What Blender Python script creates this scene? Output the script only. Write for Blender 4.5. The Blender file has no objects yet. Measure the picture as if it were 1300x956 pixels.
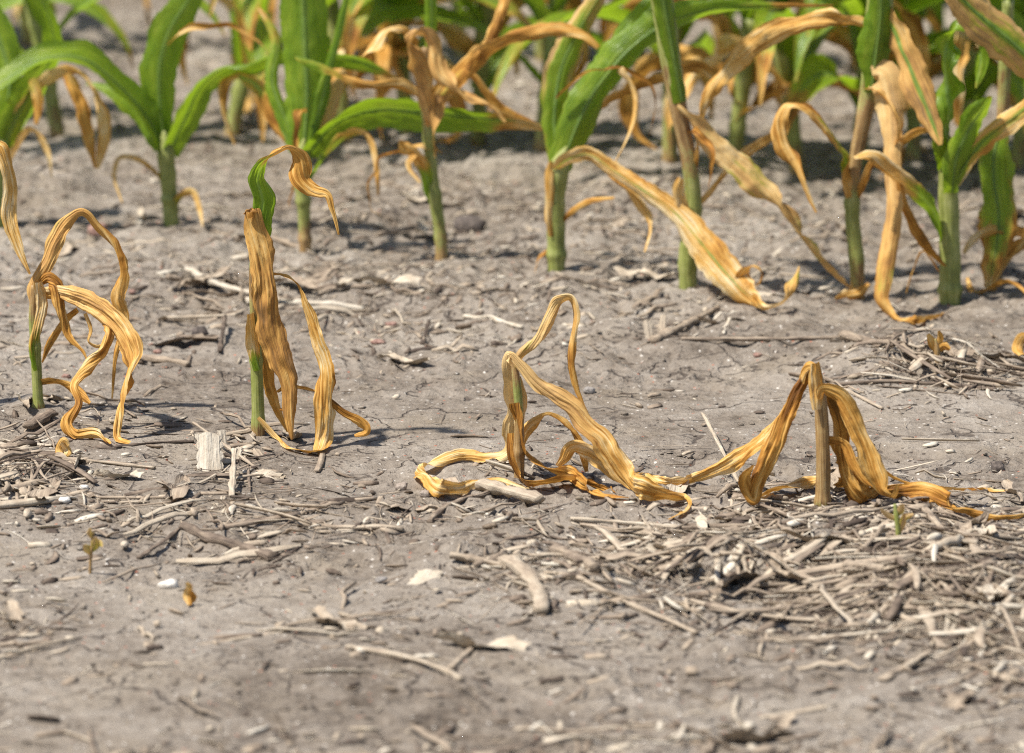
import bpy, math, random
import numpy as np
from mathutils import Vector

random.seed(7)
RNG = np.random.default_rng(11)
SC = bpy.context.scene
COL = SC.collection

# ------------------------------------------------------------------ camera, sky, sun, exposure
W, H = 1300.0, 956.0          # pixel frame of the photograph, used to survey positions on the ground
F = 5544.0                    # focal length in those pixels
CAM_H = 0.76
PITCH = math.atan((478 + 667) / F)
cam_d = bpy.data.cameras.new('camera')
cam_d.sensor_fit = 'HORIZONTAL'
cam_d.sensor_width = 36.0
cam_d.lens = F / W * 36.0
cam_d.clip_start = 0.05
cam_d.clip_end = 2000.0
cam_d.dof.use_dof = True
cam_d.dof.focus_distance = 3.47
cam_d.dof.aperture_fstop = 8.2
cam_d.dof.aperture_blades = 9
cam = bpy.data.objects.new('camera', cam_d)
COL.objects.link(cam)
cam.location = (0, 0, CAM_H)
cam.rotation_euler = (math.pi / 2 - PITCH, 0, 0)
SC.camera = cam

SUN_EL = math.radians(60)
SUN_DIR = Vector((-0.88, -0.38, 0)).normalized() * math.cos(SUN_EL) + Vector((0, 0, math.sin(SUN_EL)))
world = bpy.data.worlds.new('World')
SC.world = world
world.use_nodes = True
wn = world.node_tree
sky = wn.nodes.new('ShaderNodeTexSky')
sky.sky_type = 'NISHITA'
sky.sun_disc = False
sky.sun_elevation = SUN_EL
sky.sun_rotation = math.atan2(SUN_DIR.x, SUN_DIR.y)
sky.air_density = 1.0
sky.dust_density = 1.2
bg = wn.nodes['Background']
bg.inputs['Strength'].default_value = 0.085
wn.links.new(sky.outputs[0], bg.inputs[0])
sun_d = bpy.data.lights.new('sun', 'SUN')
sun_d.energy = 5.0
sun_d.angle = math.radians(2.0)
sun_d.color = (1.0, 0.95, 0.88)
sun = bpy.data.objects.new('sun', sun_d)
COL.objects.link(sun)
sun.rotation_euler = (-SUN_DIR).to_track_quat('-Z', 'Y').to_euler()
sun.location = (0, 3, 4)

SC.view_settings.view_transform = 'Standard'
SC.view_settings.look = 'None'
SC.view_settings.gamma = 1.0
SC.view_settings.use_curve_mapping = False
SC.view_settings.exposure = 0.53
SC.render.engine = 'CYCLES'
SC.cycles.use_denoising = False
SC.cycles.filter_width = 1.1
SC.cycles.sample_clamp_indirect = 4.0
SC.cycles.max_bounces = 8
SC.cycles.transmission_bounces = 6
SC.cycles.caustics_reflective = False
SC.cycles.caustics_refractive = False

# ------------------------------------------------------------------ noise and the lie of the land
def _hash(ix, iy, seed):
    h = (ix.astype(np.int64) * 374761393 + iy.astype(np.int64) * 668265263 + seed * 974634777) & 0xFFFFFFFF
    h = ((h ^ (h >> 13)) * 1274126177) & 0xFFFFFFFF
    h = ((h ^ (h >> 16)) * 2246822519) & 0xFFFFFFFF
    return ((h ^ (h >> 15)) & 0xFFFFFF) / float(0xFFFFFF)

def vnoise(x, y, s, seed=0):
    x = np.asarray(x, float) / s; y = np.asarray(y, float) / s
    ix = np.floor(x); iy = np.floor(y)
    fx = x - ix; fy = y - iy
    fx = fx * fx * fx * (fx * (fx * 6 - 15) + 10); fy = fy * fy * fy * (fy * (fy * 6 - 15) + 10)
    a = _hash(ix, iy, seed); b = _hash(ix + 1, iy, seed)
    c = _hash(ix, iy + 1, seed); d = _hash(ix + 1, iy + 1, seed)
    return (a + (b - a) * fx) * (1 - fy) + (c + (d - c) * fx) * fy

def ray(px, py):
    a = (px - W / 2) / F; b = -(py - H / 2) / F
    cp, sp = math.cos(PITCH), math.sin(PITCH)
    return np.array([a, cp + b * sp, -sp + b * cp])

def at_depth(px, py, Y):
    d = ray(px, py)
    return np.array([0, 0, CAM_H]) + d * (Y / d[1])

def flat_hit(px, py, z=0.0):
    d = ray(px, py)
    t = (z - CAM_H) / d[2]
    return np.array([0, 0, CAM_H]) + d * t

MOUNDS = []
for (px, py, r, h) in [(215, 618, .026, .011), (30, 610, .05, .010), (600, 270, .05, .014), (1130, 470, .07, .012),
                       (905, 720, .05, .012), (740, 735, .06, .008), (60, 250, .06, .02), (1190, 455, .05, .012),
                       (330, 575, .05, .004), (1080, 690, .1, .010), (1220, 760, .12, .012), (590, 705, .06, .007),
                       (480, 265, .07, .012), (860, 260, .09, .012)]:
    p = flat_hit(px, py)
    MOUNDS.append((p[0], p[1], r, h))
for (px, py) in [(48, 520), (328, 550), (657, 590), (1044, 641), (217, 286), (388, 320), (561, 328), (706, 342), (874, 360), (1090, 373), (1206, 382), (1264, 366)]:
    p = flat_hit(px, py)
    MOUNDS.append((p[0], p[1], .019, .005))

def gh(x, y):
    x = np.asarray(x, float); y = np.asarray(y, float)
    rough = np.clip((vnoise(x, y, .22, 5) - .36) * 2.4, .12, 1.0)
    far = np.clip((y - 3.55) / .5, 0, 1)
    rough = np.maximum(rough, 1.25 * far)
    h = .012 * (vnoise(x, y, .55, 1) - .5) + .008 * (vnoise(x, y, .16, 2) - .5) * (.5 + rough)
    wx = x + .012 * (vnoise(x, y, .03, 31) - .5); wy = y + .012 * (vnoise(x, y, .03, 32) - .5)
    h = h + rough * (.0075 * (vnoise(wx, wy, .05, 3) - .5) + .0055 * (vnoise(wx, wy, .021, 4) - .5) * (.4 + vnoise(x, y, .08, 9)))
    rid = 1 - np.abs(vnoise(wx, wy, .03, 8) - .5) * 2
    h = h + rough * .004 * np.maximum(rid - .72, 0) * 3
    h = h + .0020 * (vnoise(wx, wy, .010, 6) - .5) * (.45 + rough)
    pit = vnoise(wx, wy, .014, 12)
    h = h - .0035 * np.clip(pit - .74, 0, 1) * 4 * (.3 + rough)
    for (mx, my, r, a) in MOUNDS:
        d2 = ((x - mx) ** 2 + ((y - my) * .8) ** 2) / (r * r)
        k = np.exp(-d2 * 1.6)
        h = h + a * k * (.55 + .9 * vnoise(x, y, .02, 21)) 
    return h

def hit(px, py, up=0.0):
    z = 0.0
    p = flat_hit(px, py)
    for _ in range(5):
        z = float(gh(p[0], p[1])) + up
        p = flat_hit(px, py, z)
    return p

# ------------------------------------------------------------------ mesh helpers
def mesh(name, V, Fc, mat, uv=None, attrs=None, smooth=True):
    me = bpy.data.meshes.new(name)
    V = np.asarray(V, dtype=np.float32)
    if isinstance(Fc, np.ndarray):
        n, k = Fc.shape
        me.vertices.add(len(V)); me.vertices.foreach_set('co', V.ravel())
        me.loops.add(n * k); me.loops.foreach_set('vertex_index', Fc.astype(np.int32).ravel())
        me.polygons.add(n)
        me.polygons.foreach_set('loop_start', np.arange(0, n * k, k, dtype=np.int32))
        me.polygons.foreach_set('loop_total', np.full(n, k, dtype=np.int32))
        me.update(calc_edges=True)
    else:
        me.from_pydata([tuple(v) for v in V], [], Fc)
    if uv is not None:
        ul = me.uv_layers.new(name='UVMap')
        idx = np.empty(len(me.loops), dtype=np.int32)
        me.loops.foreach_get('vertex_index', idx)
        ul.data.foreach_set('uv', np.asarray(uv, dtype=np.float32)[idx].ravel())
    for k, a in (attrs or {}).items():
        at = me.attributes.new(k, 'FLOAT', 'POINT')
        at.data.foreach_set('value', np.asarray(a, dtype=np.float32))
    if smooth:
        me.polygons.foreach_set('use_smooth', np.ones(len(me.polygons), dtype=bool))
    me.materials.append(mat)
    me.validate()
    return me

def link(name, me, parent=None, loc=None):
    o = bpy.data.objects.new(name, me)
    COL.objects.link(o)
    if parent is not None: o.parent = parent
    if loc is not None: o.location = loc
    return o

def tag(o, label, cat, group=None, kind=None):
    o['label'] = label; o['category'] = cat
    if group: o['group'] = group
    if kind: o['kind'] = kind
    return o

# ------------------------------------------------------------------ materials
class NT:
    def __init__(s, name):
        s.m = bpy.data.materials.new(name); s.m.use_nodes = True
        s.t = s.m.node_tree; s.t.nodes.clear()
        s.out = s.t.nodes.new('ShaderNodeOutputMaterial')
    def n(s, typ, **kw):
        nd = s.t.nodes.new('ShaderNode' + typ)
        for k, v in kw.items():
            if k == 'inp':
                for a, b in v.items():
                    if isinstance(b, bpy.types.NodeSocket): s.t.links.new(b, nd.inputs[a])
                    else: nd.inputs[a].default_value = b
            else: setattr(nd, k, v)
        return nd
    def math(s, op, a, b=0.0, clamp=False):
        nd = s.n('Math', operation=op, use_clamp=clamp)
        for i, v in enumerate((a, b)):
            if isinstance(v, bpy.types.NodeSocket): s.t.links.new(v, nd.inputs[i])
            else: nd.inputs[i].default_value = v
        return nd.outputs[0]
    def ramp(s, fac, stops, interp='LINEAR'):
        nd = s.n('ValToRGB'); r = nd.color_ramp; r.interpolation = interp
        while len(r.elements) > 1: r.elements.remove(r.elements[0])
        for i, (p, c) in enumerate(stops):
            e = r.elements[0] if i == 0 else r.elements.new(p)
            e.position = p; e.color = (*c, 1) if len(c) == 3 else c
        s.t.links.new(fac, nd.inputs[0])
        return nd.outputs[0]
    def mix(s, fac, a, b, blend='MIX'):
        nd = s.n('Mix', data_type='RGBA', blend_type=blend)
        for i, v in ((0, fac), (6, a), (7, b)):
            if isinstance(v, bpy.types.NodeSocket): s.t.links.new(v, nd.inputs[i])
            else: nd.inputs[i].default_value = v if i == 0 else (*v, 1)
        return nd.outputs[2]
    def noise(s, vec, scale, detail=3.0, rough=.55, dist=0.0):
        nd = s.n('TexNoise', inp={'Scale': scale, 'Detail': detail, 'Roughness': rough, 'Distortion': dist})
        s.t.links.new(vec, nd.inputs['Vector'])
        return nd.outputs[0]
    def mapping(s, vec, sc):
        nd = s.n('Mapping'); s.t.links.new(vec, nd.inputs['Vector']); nd.inputs['Scale'].default_value = sc
        return nd.outputs[0]
    def smooth(s, v, lo, hi):
        nd = s.n('MapRange', interpolation_type='SMOOTHSTEP', inp={'Value': v, 'From Min': lo, 'From Max': hi})
        return nd.outputs[0]

def soil_material():
    t = NT('soil')
    co = t.n('NewGeometry').outputs['Position']
    big = t.noise(co, 3.2, 4, .55)
    mid = t.noise(co, 22, 5, .62)
    fine = t.noise(co, 160, 5, .68)
    grain = t.noise(co, 900, 2, .6)
    v = t.math('ADD', t.math('MULTIPLY', big, .36), t.math('ADD', t.math('MULTIPLY', mid, .34), t.math('MULTIPLY', fine, .30)))
    col = t.ramp(v, [(.37, (.095, .073, .053)), (.45, (.213, .176, .138)), (.53, (.292, .250, .203)), (.63, (.395, .350, .293))])
    warm = t.smooth(t.noise(co, 9, 3), .5, .7)
    col = t.mix(t.math('MULTIPLY', warm, .35), col, (.31, .255, .185))
    # grit: pale quartz specks, rusty specks, dark organic specks
    vo = t.n('TexVoronoi', feature='F1', inp={'Scale': 210.0, 'Randomness': 1.0}); t.t.links.new(co, vo.inputs['Vector'])
    pick = t.n('SeparateColor'); t.t.links.new(vo.outputs['Color'], pick.inputs[0])
    dot = t.math('LESS_THAN', vo.outputs['Distance'], .26)
    col = t.mix(t.math('MULTIPLY', dot, t.math('GREATER_THAN', pick.outputs[0], .90)), col, (.62, .57, .50))
    col = t.mix(t.math('MULTIPLY', dot, t.math('GREATER_THAN', pick.outputs[1], .955)), col, (.40, .17, .11))
    dot2 = t.math('LESS_THAN', vo.outputs['Distance'], .34)
    col = t.mix(t.math('MULTIPLY', dot2, t.math('GREATER_THAN', pick.outputs[2], .84)), col, (.10, .080, .065))
    # hairline drying cracks
    wob = t.noise(co, 14, 4, .6)
    wv = t.n('VectorMath', operation='SCALE', inp={'Scale': .16}); 
    nc = t.n('TexNoise', inp={'Scale': 11.0, 'Detail': 4.0}); t.t.links.new(co, nc.inputs['Vector'])
    t.t.links.new(nc.outputs['Color'], wv.inputs[0])
    av = t.n('VectorMath', operation='ADD'); t.t.links.new(co, av.inputs[0]); t.t.links.new(wv.outputs[0], av.inputs[1])
    cr = t.n('TexVoronoi', feature='DISTANCE_TO_EDGE', inp={'Scale': 9.0}); t.t.links.new(av.outputs[0], cr.inputs['Vector'])
    crm = t.math('MULTIPLY', t.math('SUBTRACT', 1.0, t.smooth(cr.outputs['Distance'], .004, .017)), t.smooth(wob, .44, .52))
    col = t.mix(t.math('MULTIPLY', crm, .9), col, (.095, .075, .06))
    b = t.n('BsdfPrincipled', inp={'Base Color': col, 'Roughness': .93, 'Specular IOR Level': .22})
    hgt = t.math('ADD', t.math('MULTIPLY', mid, .008), t.math('ADD', t.math('MULTIPLY', fine, .0048), t.math('MULTIPLY', grain, .0010)))
    hgt = t.math('SUBTRACT', hgt, t.math('MULTIPLY', crm, .0025))
    bp = t.n('Bump', inp={'Strength': .95, 'Distance': 1.0, 'Height': hgt})
    t.t.links.new(bp.outputs[0], b.inputs['Normal'])
    t.t.links.new(b.outputs[0], t.out.inputs[0])
    return t.m

def leaf_material():
    t = NT('corn_leaf')
    uv = t.n('UVMap').outputs[0]
    oi = t.n('ObjectInfo').outputs['Random']
    shift = t.n('CombineXYZ', inp={'Z': t.math('MULTIPLY', oi, 40.0)}).outputs[0]
    va = t.n('VectorMath', operation='ADD'); t.t.links.new(uv, va.inputs[0]); t.t.links.new(shift, va.inputs[1])
    p = va.outputs[0]
    stripe = t.noise(t.mapping(p, (560, 15, 1)), 1.0, 3, .6)
    vein = t.noise(t.mapping(p, (1200, 9, 1)), 1.0, 1, .5)
    blot = t.noise(t.mapping(p, (110, 34, 1)), 1.0, 4, .6)
    spot = t.noise(t.mapping(p, (240, 130, 1)), 1.0, 3, .6)
    g = t.n('Attribute', attribute_name='green').outputs['Fac']
    rib = t.n('Attribute', attribute_name='rib').outputs['Fac']
    d = t.math('ADD', t.math('MULTIPLY', stripe, .42), t.math('ADD', t.math('MULTIPLY', blot, .42), t.math('MULTIPLY', vein, .21)))
    big = t.noise(t.mapping(p, (30, 22, 1)), 1.0, 2, .5)
    d = t.math('ADD', t.math('MULTIPLY', t.math('SUBTRACT', d, .525), 1.55), .525)
    d = t.math('ADD', d, t.math('ADD', t.math('MULTIPLY', t.math('SUBTRACT', big, .5), .60), t.math('MULTIPLY', t.math('SUBTRACT', oi, .5), .20)))
    dry = t.ramp(d, [(.26, (.13, .052, .012)), (.38, (.38, .165, .028)), (.50, (.62, .325, .070)), (.62, (.75, .475, .155)), (.78, (.86, .70, .41))])
    dry = t.mix(t.math('MULTIPLY', t.smooth(spot, .60, .70), .5), dry, (.22, .10, .035))
    pale = t.n('Attribute', attribute_name='pale').outputs['Fac']
    dry = t.mix(pale, dry, (.78, .58, .29))
    gv = t.math('ADD', t.math('MULTIPLY', stripe, .4), t.math('MULTIPLY', blot, .6))
    grn = t.ramp(gv, [(.32, (.070, .130, .010)), (.45, (.155, .265, .014)), (.57, (.26, .375, .026)), (.70, (.42, .47, .07))])
    grn = t.mix(t.math('MULTIPLY', rib, .55), grn, (.30, .42, .16))
    gm = t.math('ADD', g, t.math('ADD', t.math('MULTIPLY', t.math('SUBTRACT', blot, .5), 1.1), t.math('MULTIPLY', t.math('SUBTRACT', stripe, .5), .7)))
    yel = t.mix(t.smooth(gm, .28, .50), dry, (.40, .36, .05))
    col = t.mix(t.smooth(gm, .42, .66), yel, grn)
    isg = t.smooth(gm, .4, .66)
    rough = t.math('SUBTRACT', .62, t.math('MULTIPLY', isg, .26))
    bs = t.n('BsdfPrincipled', inp={'Base Color': col, 'Roughness': rough, 'Specular IOR Level': t.math('ADD', .20, t.math('MULTIPLY', isg, .32))})
    hg = t.math('ADD', t.math('MULTIPLY', stripe, .0022), t.math('ADD', t.math('MULTIPLY', vein, .0006), t.math('MULTIPLY', spot, .0005)))
    bp = t.n('Bump', inp={'Strength': .75, 'Distance': 1.0, 'Height': hg}); t.t.links.new(bp.outputs[0], bs.inputs['Normal'])
    tc = t.mix(.55, col, t.mix(isg, (.62, .33, .06), (.46, .68, .02)))
    tr = t.n('BsdfTranslucent', inp={'Color': tc}); t.t.links.new(bp.outputs[0], tr.inputs['Normal'])
    ms = t.n('MixShader', inp={0: t.math('ADD', .26, t.math('MULTIPLY', isg, .22))})
    t.t.links.new(bs.outputs[0], ms.inputs[1]); t.t.links.new(tr.outputs[0], ms.inputs[2])
    t.t.links.new(ms.outputs[0], t.out.inputs[0])
    return t.m

def stalk_material():
    t = NT('corn_stalk')
    uv = t.n('UVMap').outputs[0]
    g = t.n('Attribute', attribute_name='green').outputs['Fac']
    st = t.noise(t.mapping(uv, (900, 16, 1)), 1.0, 3, .6)
    bl = t.noise(t.mapping(uv, (60, 40, 1)), 1.0, 4, .6)
    grn = t.ramp(t.math('ADD', t.math('MULTIPLY', st, .5), t.math('MULTIPLY', bl, .5)), [(.36, (.115, .125, .034)), (.48, (.235, .265, .060)), (.62, (.40, .40, .155))])
    br = t.ramp(t.math('ADD', t.math('MULTIPLY', st, .6), t.math('MULTIPLY', bl, .4)), [(.36, (.11, .060, .028)), (.5, (.33, .20, .075)), (.64, (.56, .42, .21))])
    gm = t.math('ADD', g, t.math('ADD', t.math('SUBTRACT', bl, .5), t.math('MULTIPLY', t.math('SUBTRACT', st, .5), .6)))
    col = t.mix(t.smooth(gm, .38, .62), br, grn)
    bs = t.n('BsdfPrincipled', inp={'Base Color': col, 'Roughness': .5, 'Specular IOR Level': .4, 'Subsurface Weight': .08, 'Subsurface Radius': (.004, .004, .001), 'Subsurface Scale': 1.0})
    bp = t.n('Bump', inp={'Strength': .6, 'Distance': 1.0, 'Height': t.math('MULTIPLY', st, .0011)}); t.t.links.new(bp.outputs[0], bs.inputs['Normal'])
    t.t.links.new(bs.outputs[0], t.out.inputs[0])
    return t.m

def residue_material():
    t = NT('dry_residue')
    uv = t.n('UVMap').outputs[0]
    tone = t.n('Attribute', attribute_name='tone').outputs['Fac']
    oi = t.n('ObjectInfo').outputs['Random']
    st = t.noise(t.mapping(uv, (700, 30, 1)), 1.0, 3, .65)
    bl = t.noise(t.mapping(uv, (90, 60, 1)), 1.0, 4, .6)
    v = t.math('ADD', tone, t.math('ADD', t.math('MULTIPLY', t.math('SUBTRACT', st, .5), .50), t.math('ADD', t.math('MULTIPLY', t.math('SUBTRACT', bl, .5), .85), t.math('MULTIPLY', t.math('SUBTRACT', oi, .5), .12))))
    col = t.ramp(v, [(.05, (.075, .055, .042)), (.30, (.21, .160, .118)), (.52, (.37, .295, .215)), (.72, (.48, .405, .305)), (.95, (.60, .54, .44))])
    bs = t.n('BsdfPrincipled', inp={'Base Color': col, 'Roughness': .78, 'Specular IOR Level': .25})
    bp = t.n('Bump', inp={'Strength': .7, 'Distance': 1.0, 'Height': t.math('ADD', t.math('MULTIPLY', st, .0022), t.math('MULTIPLY', bl, .003))}); t.t.links.new(bp.outputs[0], bs.inputs['Normal'])
    t.t.links.new(bs.outputs[0], t.out.inputs[0])
    return t.m

def stone_material(name, c0, c1, rough=.8):
    t = NT(name)
    co = t.n('TexCoord').outputs['Object']
    n1 = t.noise(co, 240, 4, .6)
    col = t.ramp(n1, [(.35, c0), (.62, c1)])
    bs = t.n('BsdfPrincipled', inp={'Base Color': col, 'Roughness': rough, 'Specular IOR Level': .3})
    bp = t.n('Bump', inp={'Strength': .8, 'Distance': 1.0, 'Height': t.math('MULTIPLY', n1, .0022)}); t.t.links.new(bp.outputs[0], bs.inputs['Normal'])
    t.t.links.new(bs.outputs[0], t.out.inputs[0])
    return t.m

M_SOIL = soil_material()
M_LEAF = leaf_material()
M_STALK = stalk_material()
M_RES = residue_material()

# ------------------------------------------------------------------ ground: one sheet out to the horizon
def build_ground():
    ys = [2.25]
    while ys[-1] < 6.9: ys.append(ys[-1] + .00118 * ys[-1])
    st = .012
    while ys[-1] < 900: st *= 1.22; ys.append(ys[-1] + st)
    lo = [2.25]; st = .008
    while lo[-1] > -300: st *= 1.3; lo.append(lo[-1] - st)
    ys = np.array(sorted(set(lo[1:])) + ys)
    xs = [0.0]; st = .0024
    while xs[-1] < 900:
        if xs[-1] > .56: st *= 1.012
        if xs[-1] > .85: st *= 1.12
        xs.append(xs[-1] + st)
    xs = np.array([-v for v in xs[:0:-1]] + xs)
    X, Y = np.meshgrid(xs, ys)
    fall = np.clip(1 - (np.hypot(X, Y - 4) - 8) / 8, 0, 1)
    Z = gh(X, Y) * fall
    V = np.stack([X.ravel(), Y.ravel(), Z.ravel()], 1)
    nx, ny = len(xs), len(ys)
    i = (np.arange(ny - 1)[:, None] * nx + np.arange(nx - 1)[None, :]).ravel()
    Fc = np.stack([i, i + 1, i + nx + 1, i + nx], 1)
    o = link('ground', mesh('ground', V, Fc, M_SOIL))
    o['kind'] = 'structure'; o['label'] = 'dry cracked grey brown soil of the corn field'; o['category'] = 'ground'
build_ground()

# ------------------------------------------------------------------ ribbons (leaves) and tubes (stalks)
def spline(P, n):
    P = np.asarray(P, float)
    if len(P) == 2: P = np.vstack([P[0], (P[0] + P[1]) / 2, P[1]])
    d = np.r_[0, np.cumsum(np.linalg.norm(np.diff(P[:, :3], axis=0), axis=1) + 1e-6)]
    s = np.linspace(0, d[-1], n)
    # finite-difference hermite through all columns
    m = np.gradient(P, d, axis=0)
    k = np.clip(np.searchsorted(d, s, side='right') - 1, 0, len(d) - 2)
    h = (d[k + 1] - d[k])[:, None]; t = ((s - d[k]) / (d[k + 1] - d[k]))[:, None]
    t2, t3 = t * t, t * t * t
    return (2 * t3 - 3 * t2 + 1) * P[k] + (t3 - 2 * t2 + t) * h * m[k] + (-2 * t3 + 3 * t2) * P[k + 1] + (t3 - t2) * h * m[k + 1], s

def unit(v): return v / (np.linalg.norm(v, axis=-1, keepdims=True) + 1e-12)

LEAFSEED = [0]
def ribbon(P, Wd, B, green=(1, 1), edge=0.0, cup=.9, crk=.07, ribgreen=0.0, pale=0.0, ragged=.09, ns=70, nu=13, fold=.0, origin=(0, 0, 0), midrib=False, twist=78):
    """P centre points, Wd flat widths (m), B across direction at each point"""
    LEAFSEED[0] += 1
    rg = np.random.default_rng(LEAFSEED[0] * 13 + 5)
    Q, s = spline(np.c_[P, Wd, B], ns)
    C, w, Bv = Q[:, :3], np.maximum(Q[:, 3], .0008), Q[:, 4:7]
    T = unit(np.gradient(C, axis=0))
    Bv = unit(Bv - (Bv * T).sum(1, keepdims=True) * T)
    if crk > .055:
        tn = np.radians(twist) * (crk / .1) ** .5 * 2 * (vnoise(s, s * 0, .048, LEAFSEED[0] * 7 + 3) - .5) * np.clip(s / .02, 0, 1)
        Bv = Bv * np.cos(tn)[:, None] + np.cross(T, Bv) * np.sin(tn)[:, None]
    N = np.cross(T, Bv)
    L = s[-1]; v = s / L
    u = np.linspace(-1, 1, nu)
    ph = rg.uniform(0, 6.28, 8); sd = int(rg.integers(1, 9999))
    cu = cup * (.30 if crk > .055 else 1.0) * (.45 + 1.1 * vnoise(s, s * 0, .045, sd))[:, None]
    un = u[None, :]
    # ragged margins
    wl = 1 + ragged * 2 * (vnoise(s, s * 0, .012, sd + 1) - .5) + ragged * 1.2 * (vnoise(s, s * 0, .004, sd + 2) - .5)
    wr = 1 + ragged * 2 * (vnoise(s, s * 0, .012, sd + 3) - .5) + ragged * 1.2 * (vnoise(s, s * 0, .004, sd + 4) - .5)
    sidew = np.where(un < 0, wl[:, None], wr[:, None])
    hw = (w / 2)[:, None] * sidew
    a = cu * un
    ox = hw * np.sin(a) / np.maximum(np.abs(cu), 1e-3) * np.sign(cu)
    oz = hw * (1 - np.cos(a)) / np.maximum(np.abs(cu), 1e-3) * np.sign(cu)
    oz = oz + fold * np.abs(un) * hw
    # pleats run lengthwise and wander; margins wave
    f1, f2, f3 = rg.uniform(.9, 1.5), rg.uniform(2.0, 3.2), rg.uniform(5.5, 8.0)
    wand = 2.4 * (vnoise(s, s * 0, .05, sd + 5) - .5)[:, None]
    tri = lambda q: np.abs(((q / np.pi) % 2) - 1) * 2 - 1
    amp = (.35 + 1.3 * vnoise(s, s * 0, .03, sd + 6))[:, None]
    amp2 = (.2 + 1.6 * vnoise(s, s * 0, .02, sd + 8))[:, None]
    pl = np.sin(f1 * np.pi * un + ph[0] + wand * 2) * .42 * amp + tri(f2 * np.pi * un + ph[1] + wand * 3) * .42 * amp2
    if nu > 15: pl = pl + tri(f3 * np.pi * un + ph[5] + wand * 4) * .17 * (.3 + amp)
    oz = oz + crk * 1.5 * hw * pl
    mw = np.sin(s / rg.uniform(.005, .009) + ph[2] + 6 * wand[:, 0])[:, None] * (un > 0) + np.sin(s / rg.uniform(.005, .009) + ph[3] - 6 * wand[:, 0])[:, None] * (un < 0)
    oz = oz + crk * .6 * hw * np.abs(un) ** 3 * mw * amp2 * 1.3
    ox = ox + crk * .35 * hw * (vnoise(s, s * 0, .012, sd + 9) - .5)[:, None] * 2 * np.abs(un)
    # margins roll over here and there
    rl1 = np.clip(vnoise(s, s * 0, .03, sd + 12) - .42, 0, 1)[:, None] * (un > 0) + np.clip(vnoise(s, s * 0, .03, sd + 13) - .42, 0, 1)[:, None] * (un < 0)
    over = np.clip(np.abs(un) - .5, 0, 1) ** 1.5
    roll_k = (5.0 if crk > .055 else 1.0) * rl1 * over
    oz = oz + hw * roll_k * .55; ox = ox - np.sign(un) * hw * roll_k * .45
    U2 = un * hw; S2 = s[:, None] * .42 + 0 * un
    crum = (vnoise(U2 + 3.1, S2, .0055, sd + 10) - .5) + .6 * (vnoise(U2 * 1.3 + 1.7, S2 + U2 * .4, .0026, sd + 11) - .5)
    kink = crk * hw * (.15 * (vnoise(s, s * 0, .008, sd + 7) - .5)[:, None] + 1.7 * crum)
    V = C[:, None, :] + Bv[:, None, :] * ox[..., None] + N[:, None, :] * (oz + kink)[..., None]
    V = V.reshape(-1, 3)
    gfl = gh(V[:, 0], V[:, 1]) + .0012
    V[:, 2] = np.maximum(V[:, 2], gfl)
    i = (np.arange(ns - 1)[:, None] * nu + np.arange(nu - 1)[None, :]).ravel()
    Fc = np.stack([i, i + 1, i + nu + 1, i + nu], 1)
    uvs = np.stack([(un * w[:, None] / 2 + 0 * v[:, None]).ravel(), (s[:, None] + 0 * un).ravel()], 1)
    gl = np.interp(v, np.linspace(0, 1, len(green)), green)[:, None]
    gr = gl - edge * np.abs(un) ** 1.5 - .35 * np.clip((v[:, None] - .9) / .1, 0, 1)
    rb = np.exp(-(un / .09) ** 2) + 0 * v[:, None]
    gr = gr + ribgreen * np.exp(-(un / .14) ** 2)
    pa = (pale if np.isscalar(pale) else np.interp(v, np.linspace(0, 1, len(pale)), pale)[:, None]) + 0 * un + 0 * v[:, None]
    me = mesh('leaf', V - np.asarray(origin), Fc, M_LEAF, uvs, {'green': gr.ravel(), 'rib': rb.ravel(), 'pale': pa.ravel()})
    rib = None
    if midrib:
        cen = V.reshape(ns, nu, 3)[:, nu // 2]
        rr = np.clip(w * .035, .0004, .0016) * (1 - .6 * v)
        rib = tube_mesh('midrib', cen - N * rr[:, None] * .3, rr, (.9, .9, .75), M_LEAF, origin, 6, sub=1)
    return me, rib

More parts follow.
